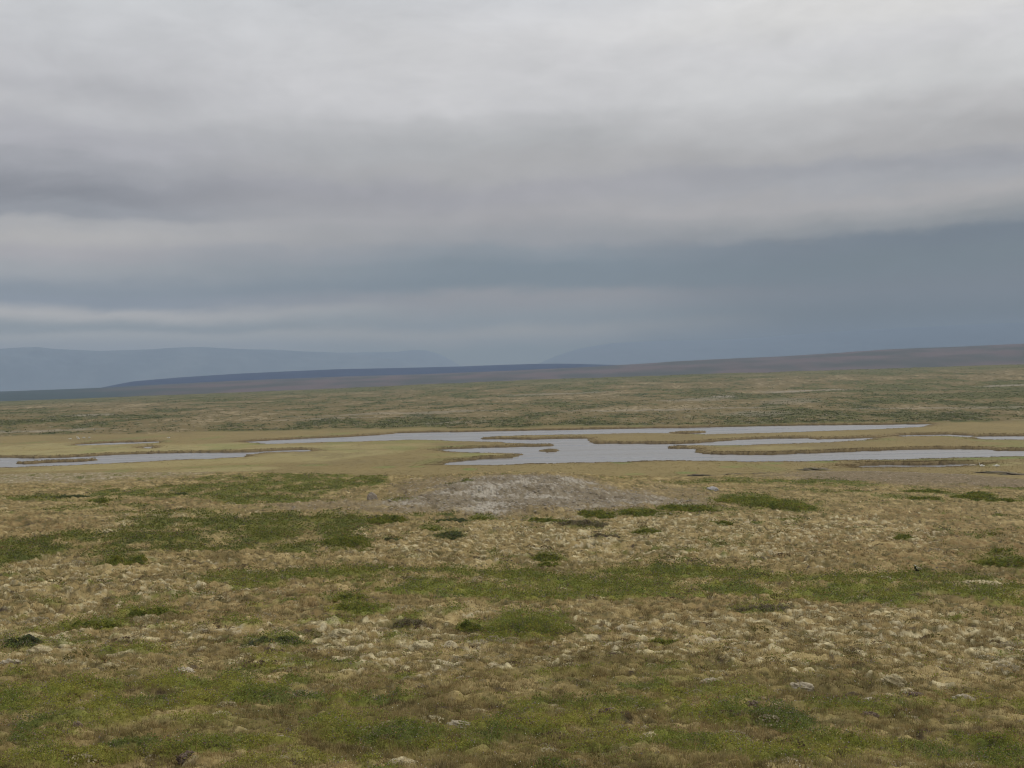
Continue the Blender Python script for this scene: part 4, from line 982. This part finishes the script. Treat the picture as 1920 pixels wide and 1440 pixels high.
def swan(px, py, pose, label, rz=0, z=None, on_hill=False):
    x, y = onplane(px, py, .75)
    root = empty("swan", (x, y, 0)); root.location.z = float(heights(np.array([x]), np.array([y]))[0][0]) - .02; root.rotation_euler.z = rz
    body = [(.72, 0, .30), (.60, 0, .29), (.45, 0, .30), (.25, 0, .33), (0, 0, .34), (-.25, 0, .34), (-.40, 0, .36)]
    br = [(.02, .015), (.09, .05), (.17, .13), (.24, .21), (.26, .25), (.22, .22), (.14, .15)]
    if pose == 'up': neck = [(-.48, 0, .45), (-.50, 0, .60), (-.49, 0, .76), (-.50, 0, .90), (-.55, 0, .98), (-.64, 0, .98), (-.70, 0, .955)]
    else: neck = [(-.52, 0, .40), (-.64, 0, .44), (-.74, 0, .46), (-.84, 0, .46), (-.93, 0, .45), (-1.0, 0, .42), (-1.05, 0, .40)]
    nr = [(.085, .085), (.06, .06), (.05, .05), (.05, .05), (.058, .058), (.055, .05), (.035, .03)]
    V, Fc, cc = sweep(body + neck, br + nr, lambda i, s: np.array((.80, .79, .74)))
    mesh_np("body", V, Fc, cc, M_FEATHER, smooth=True, parent=root)
    e = np.array(neck[-1]); V, Fc, cc = cone(e + (.01, 0, 0), e + (-.11, 0, -.03), .028, (.55, .38, .03)); mesh_np("beak", V, Fc, cc, M_FEATHER, parent=root)
    # folded wings lie along the back
    for s in (1, -1):
        p = [(-.28, s * .17, .40), (-.1, s * .225, .43), (.15, s * .225, .43), (.4, s * .16, .39), (.62, s * .07, .35), (.76, s * .03, .34)]; r = [(.03, .06), (.05, .13), (.055, .14), (.05, .11), (.035, .06), (.01, .02)]
        V, Fc, cc = sweep(p, r, lambda i, s: np.array((.83, .82, .78))); mesh_np("wing", V, Fc, cc, M_FEATHER, smooth=True, parent=root)
        V, Fc, cc = cone((.05, s * .09, .14), (.03, s * .09, -.03), .022, (.04, .04, .04)); mesh_np("leg", V, Fc, cc, M_FEATHER, parent=root)
    tag(root, label, "swan", "white swans on the marsh"); return root
swan(132, 823, 'down', "swan feeding alone at the end of the far flock beyond the dark ditch", .2)
swan(145.5, 820, 'up', "upright rear swan of the close pair in the far flock", .5)
swan(147.5, 822.3, 'down', "front swan of the close pair in the far flock", -.2)
swan(157.5, 820.5, 'down', "swan just past the close pair in the far flock", .1)
swan(167.5, 820.5, 'down', "last swan of the far flock, next to green turf", 2.8)
swan(316.5, 820.5, 'down', "solitary swan on brown sedge near the long dark ditch end", 0)
swan(1841, 874.3, 'up', "nearer bright swan resting beside the narrow pool by the gravel flat", -.05)
swan(1869, 874.3, 'down', "second swan resting past the narrow pool, with its head low", .05)

def lakeside_stone():
    x, y = onplane(1823, 872, .7); z = float(heights(np.array([x]), np.array([y]))[0][0])
    o = blob("stone", 697, 933, 11, 8, PALS['g'], 1234, rough=.2); o.location = (x, y, z - .05); o.scale = (1.6, 1.0, .7)
    tag(o, "pale grey stone at the end of the narrow pool beside the swans", "stone")
lakeside_stone()

def plover():
    P, d, az = hit(1721, 1073); z = float(heights(P[:1], P[1:2])[0][0])
    root = empty("plover", (P[0], P[1], z + .14), math.radians(35)); root.scale = (1.75,) * 3
    path = [(.17, 0, .10), (.12, 0, .11), (.06, 0, .125), (0, 0, .14), (-.05, 0, .155), (-.085, 0, .18), (-.10, 0, .205), (-.115, 0, .235), (-.135, 0, .25), (-.155, 0, .247)]
    rad = [(.012, .006), (.03, .022), (.05, .042), (.06, .058), (.058, .062), (.045, .05), (.034, .036), (.034, .034), (.03, .03), (.012, .012)]
    def colf(i, s):
        if i >= 4 and s < -.15: return np.array((.012, .011, .011))
        if i >= 3 and s < .45: return np.array((.78, .76, .70)) if i > 3 else np.array((.05, .045, .04))
        return np.array((.24, .20, .14))
    V, Fc, cc = sweep(path, rad, colf, 18); mesh_np("body", V, Fc, cc, M_FEATHER, smooth=True, parent=root)
    V, Fc, cc = cone((-.15, 0, .246), (-.185, 0, .238), .007, (.02, .02, .02)); mesh_np("beak", V, Fc, cc, M_FEATHER, parent=root)
    for s in (1, -1):
        V, Fc, cc = cone((.0, s * .025, .10), (.005, s * .025, -.09), .005, (.04, .04, .04)); mesh_np("leg", V, Fc, cc, M_FEATHER, parent=root)
        p = [(-.06, s * .05, .165), (-.01, s * .062, .16), (.06, s * .052, .14), (.13, s * .028, .118), (.19, s * .008, .105)]; r = [(.008, .02), (.014, .04), (.013, .036), (.009, .022), (.003, .006)]
        V, Fc, cc = sweep(p, r, lambda i, s: np.array((.27, .225, .16))); mesh_np("wing", V, Fc, cc, M_FEATHER, smooth=True, parent=root)
    tag(root, "small black-bellied bird with a white shoulder standing alert at the heath edge", "bird")
plover()
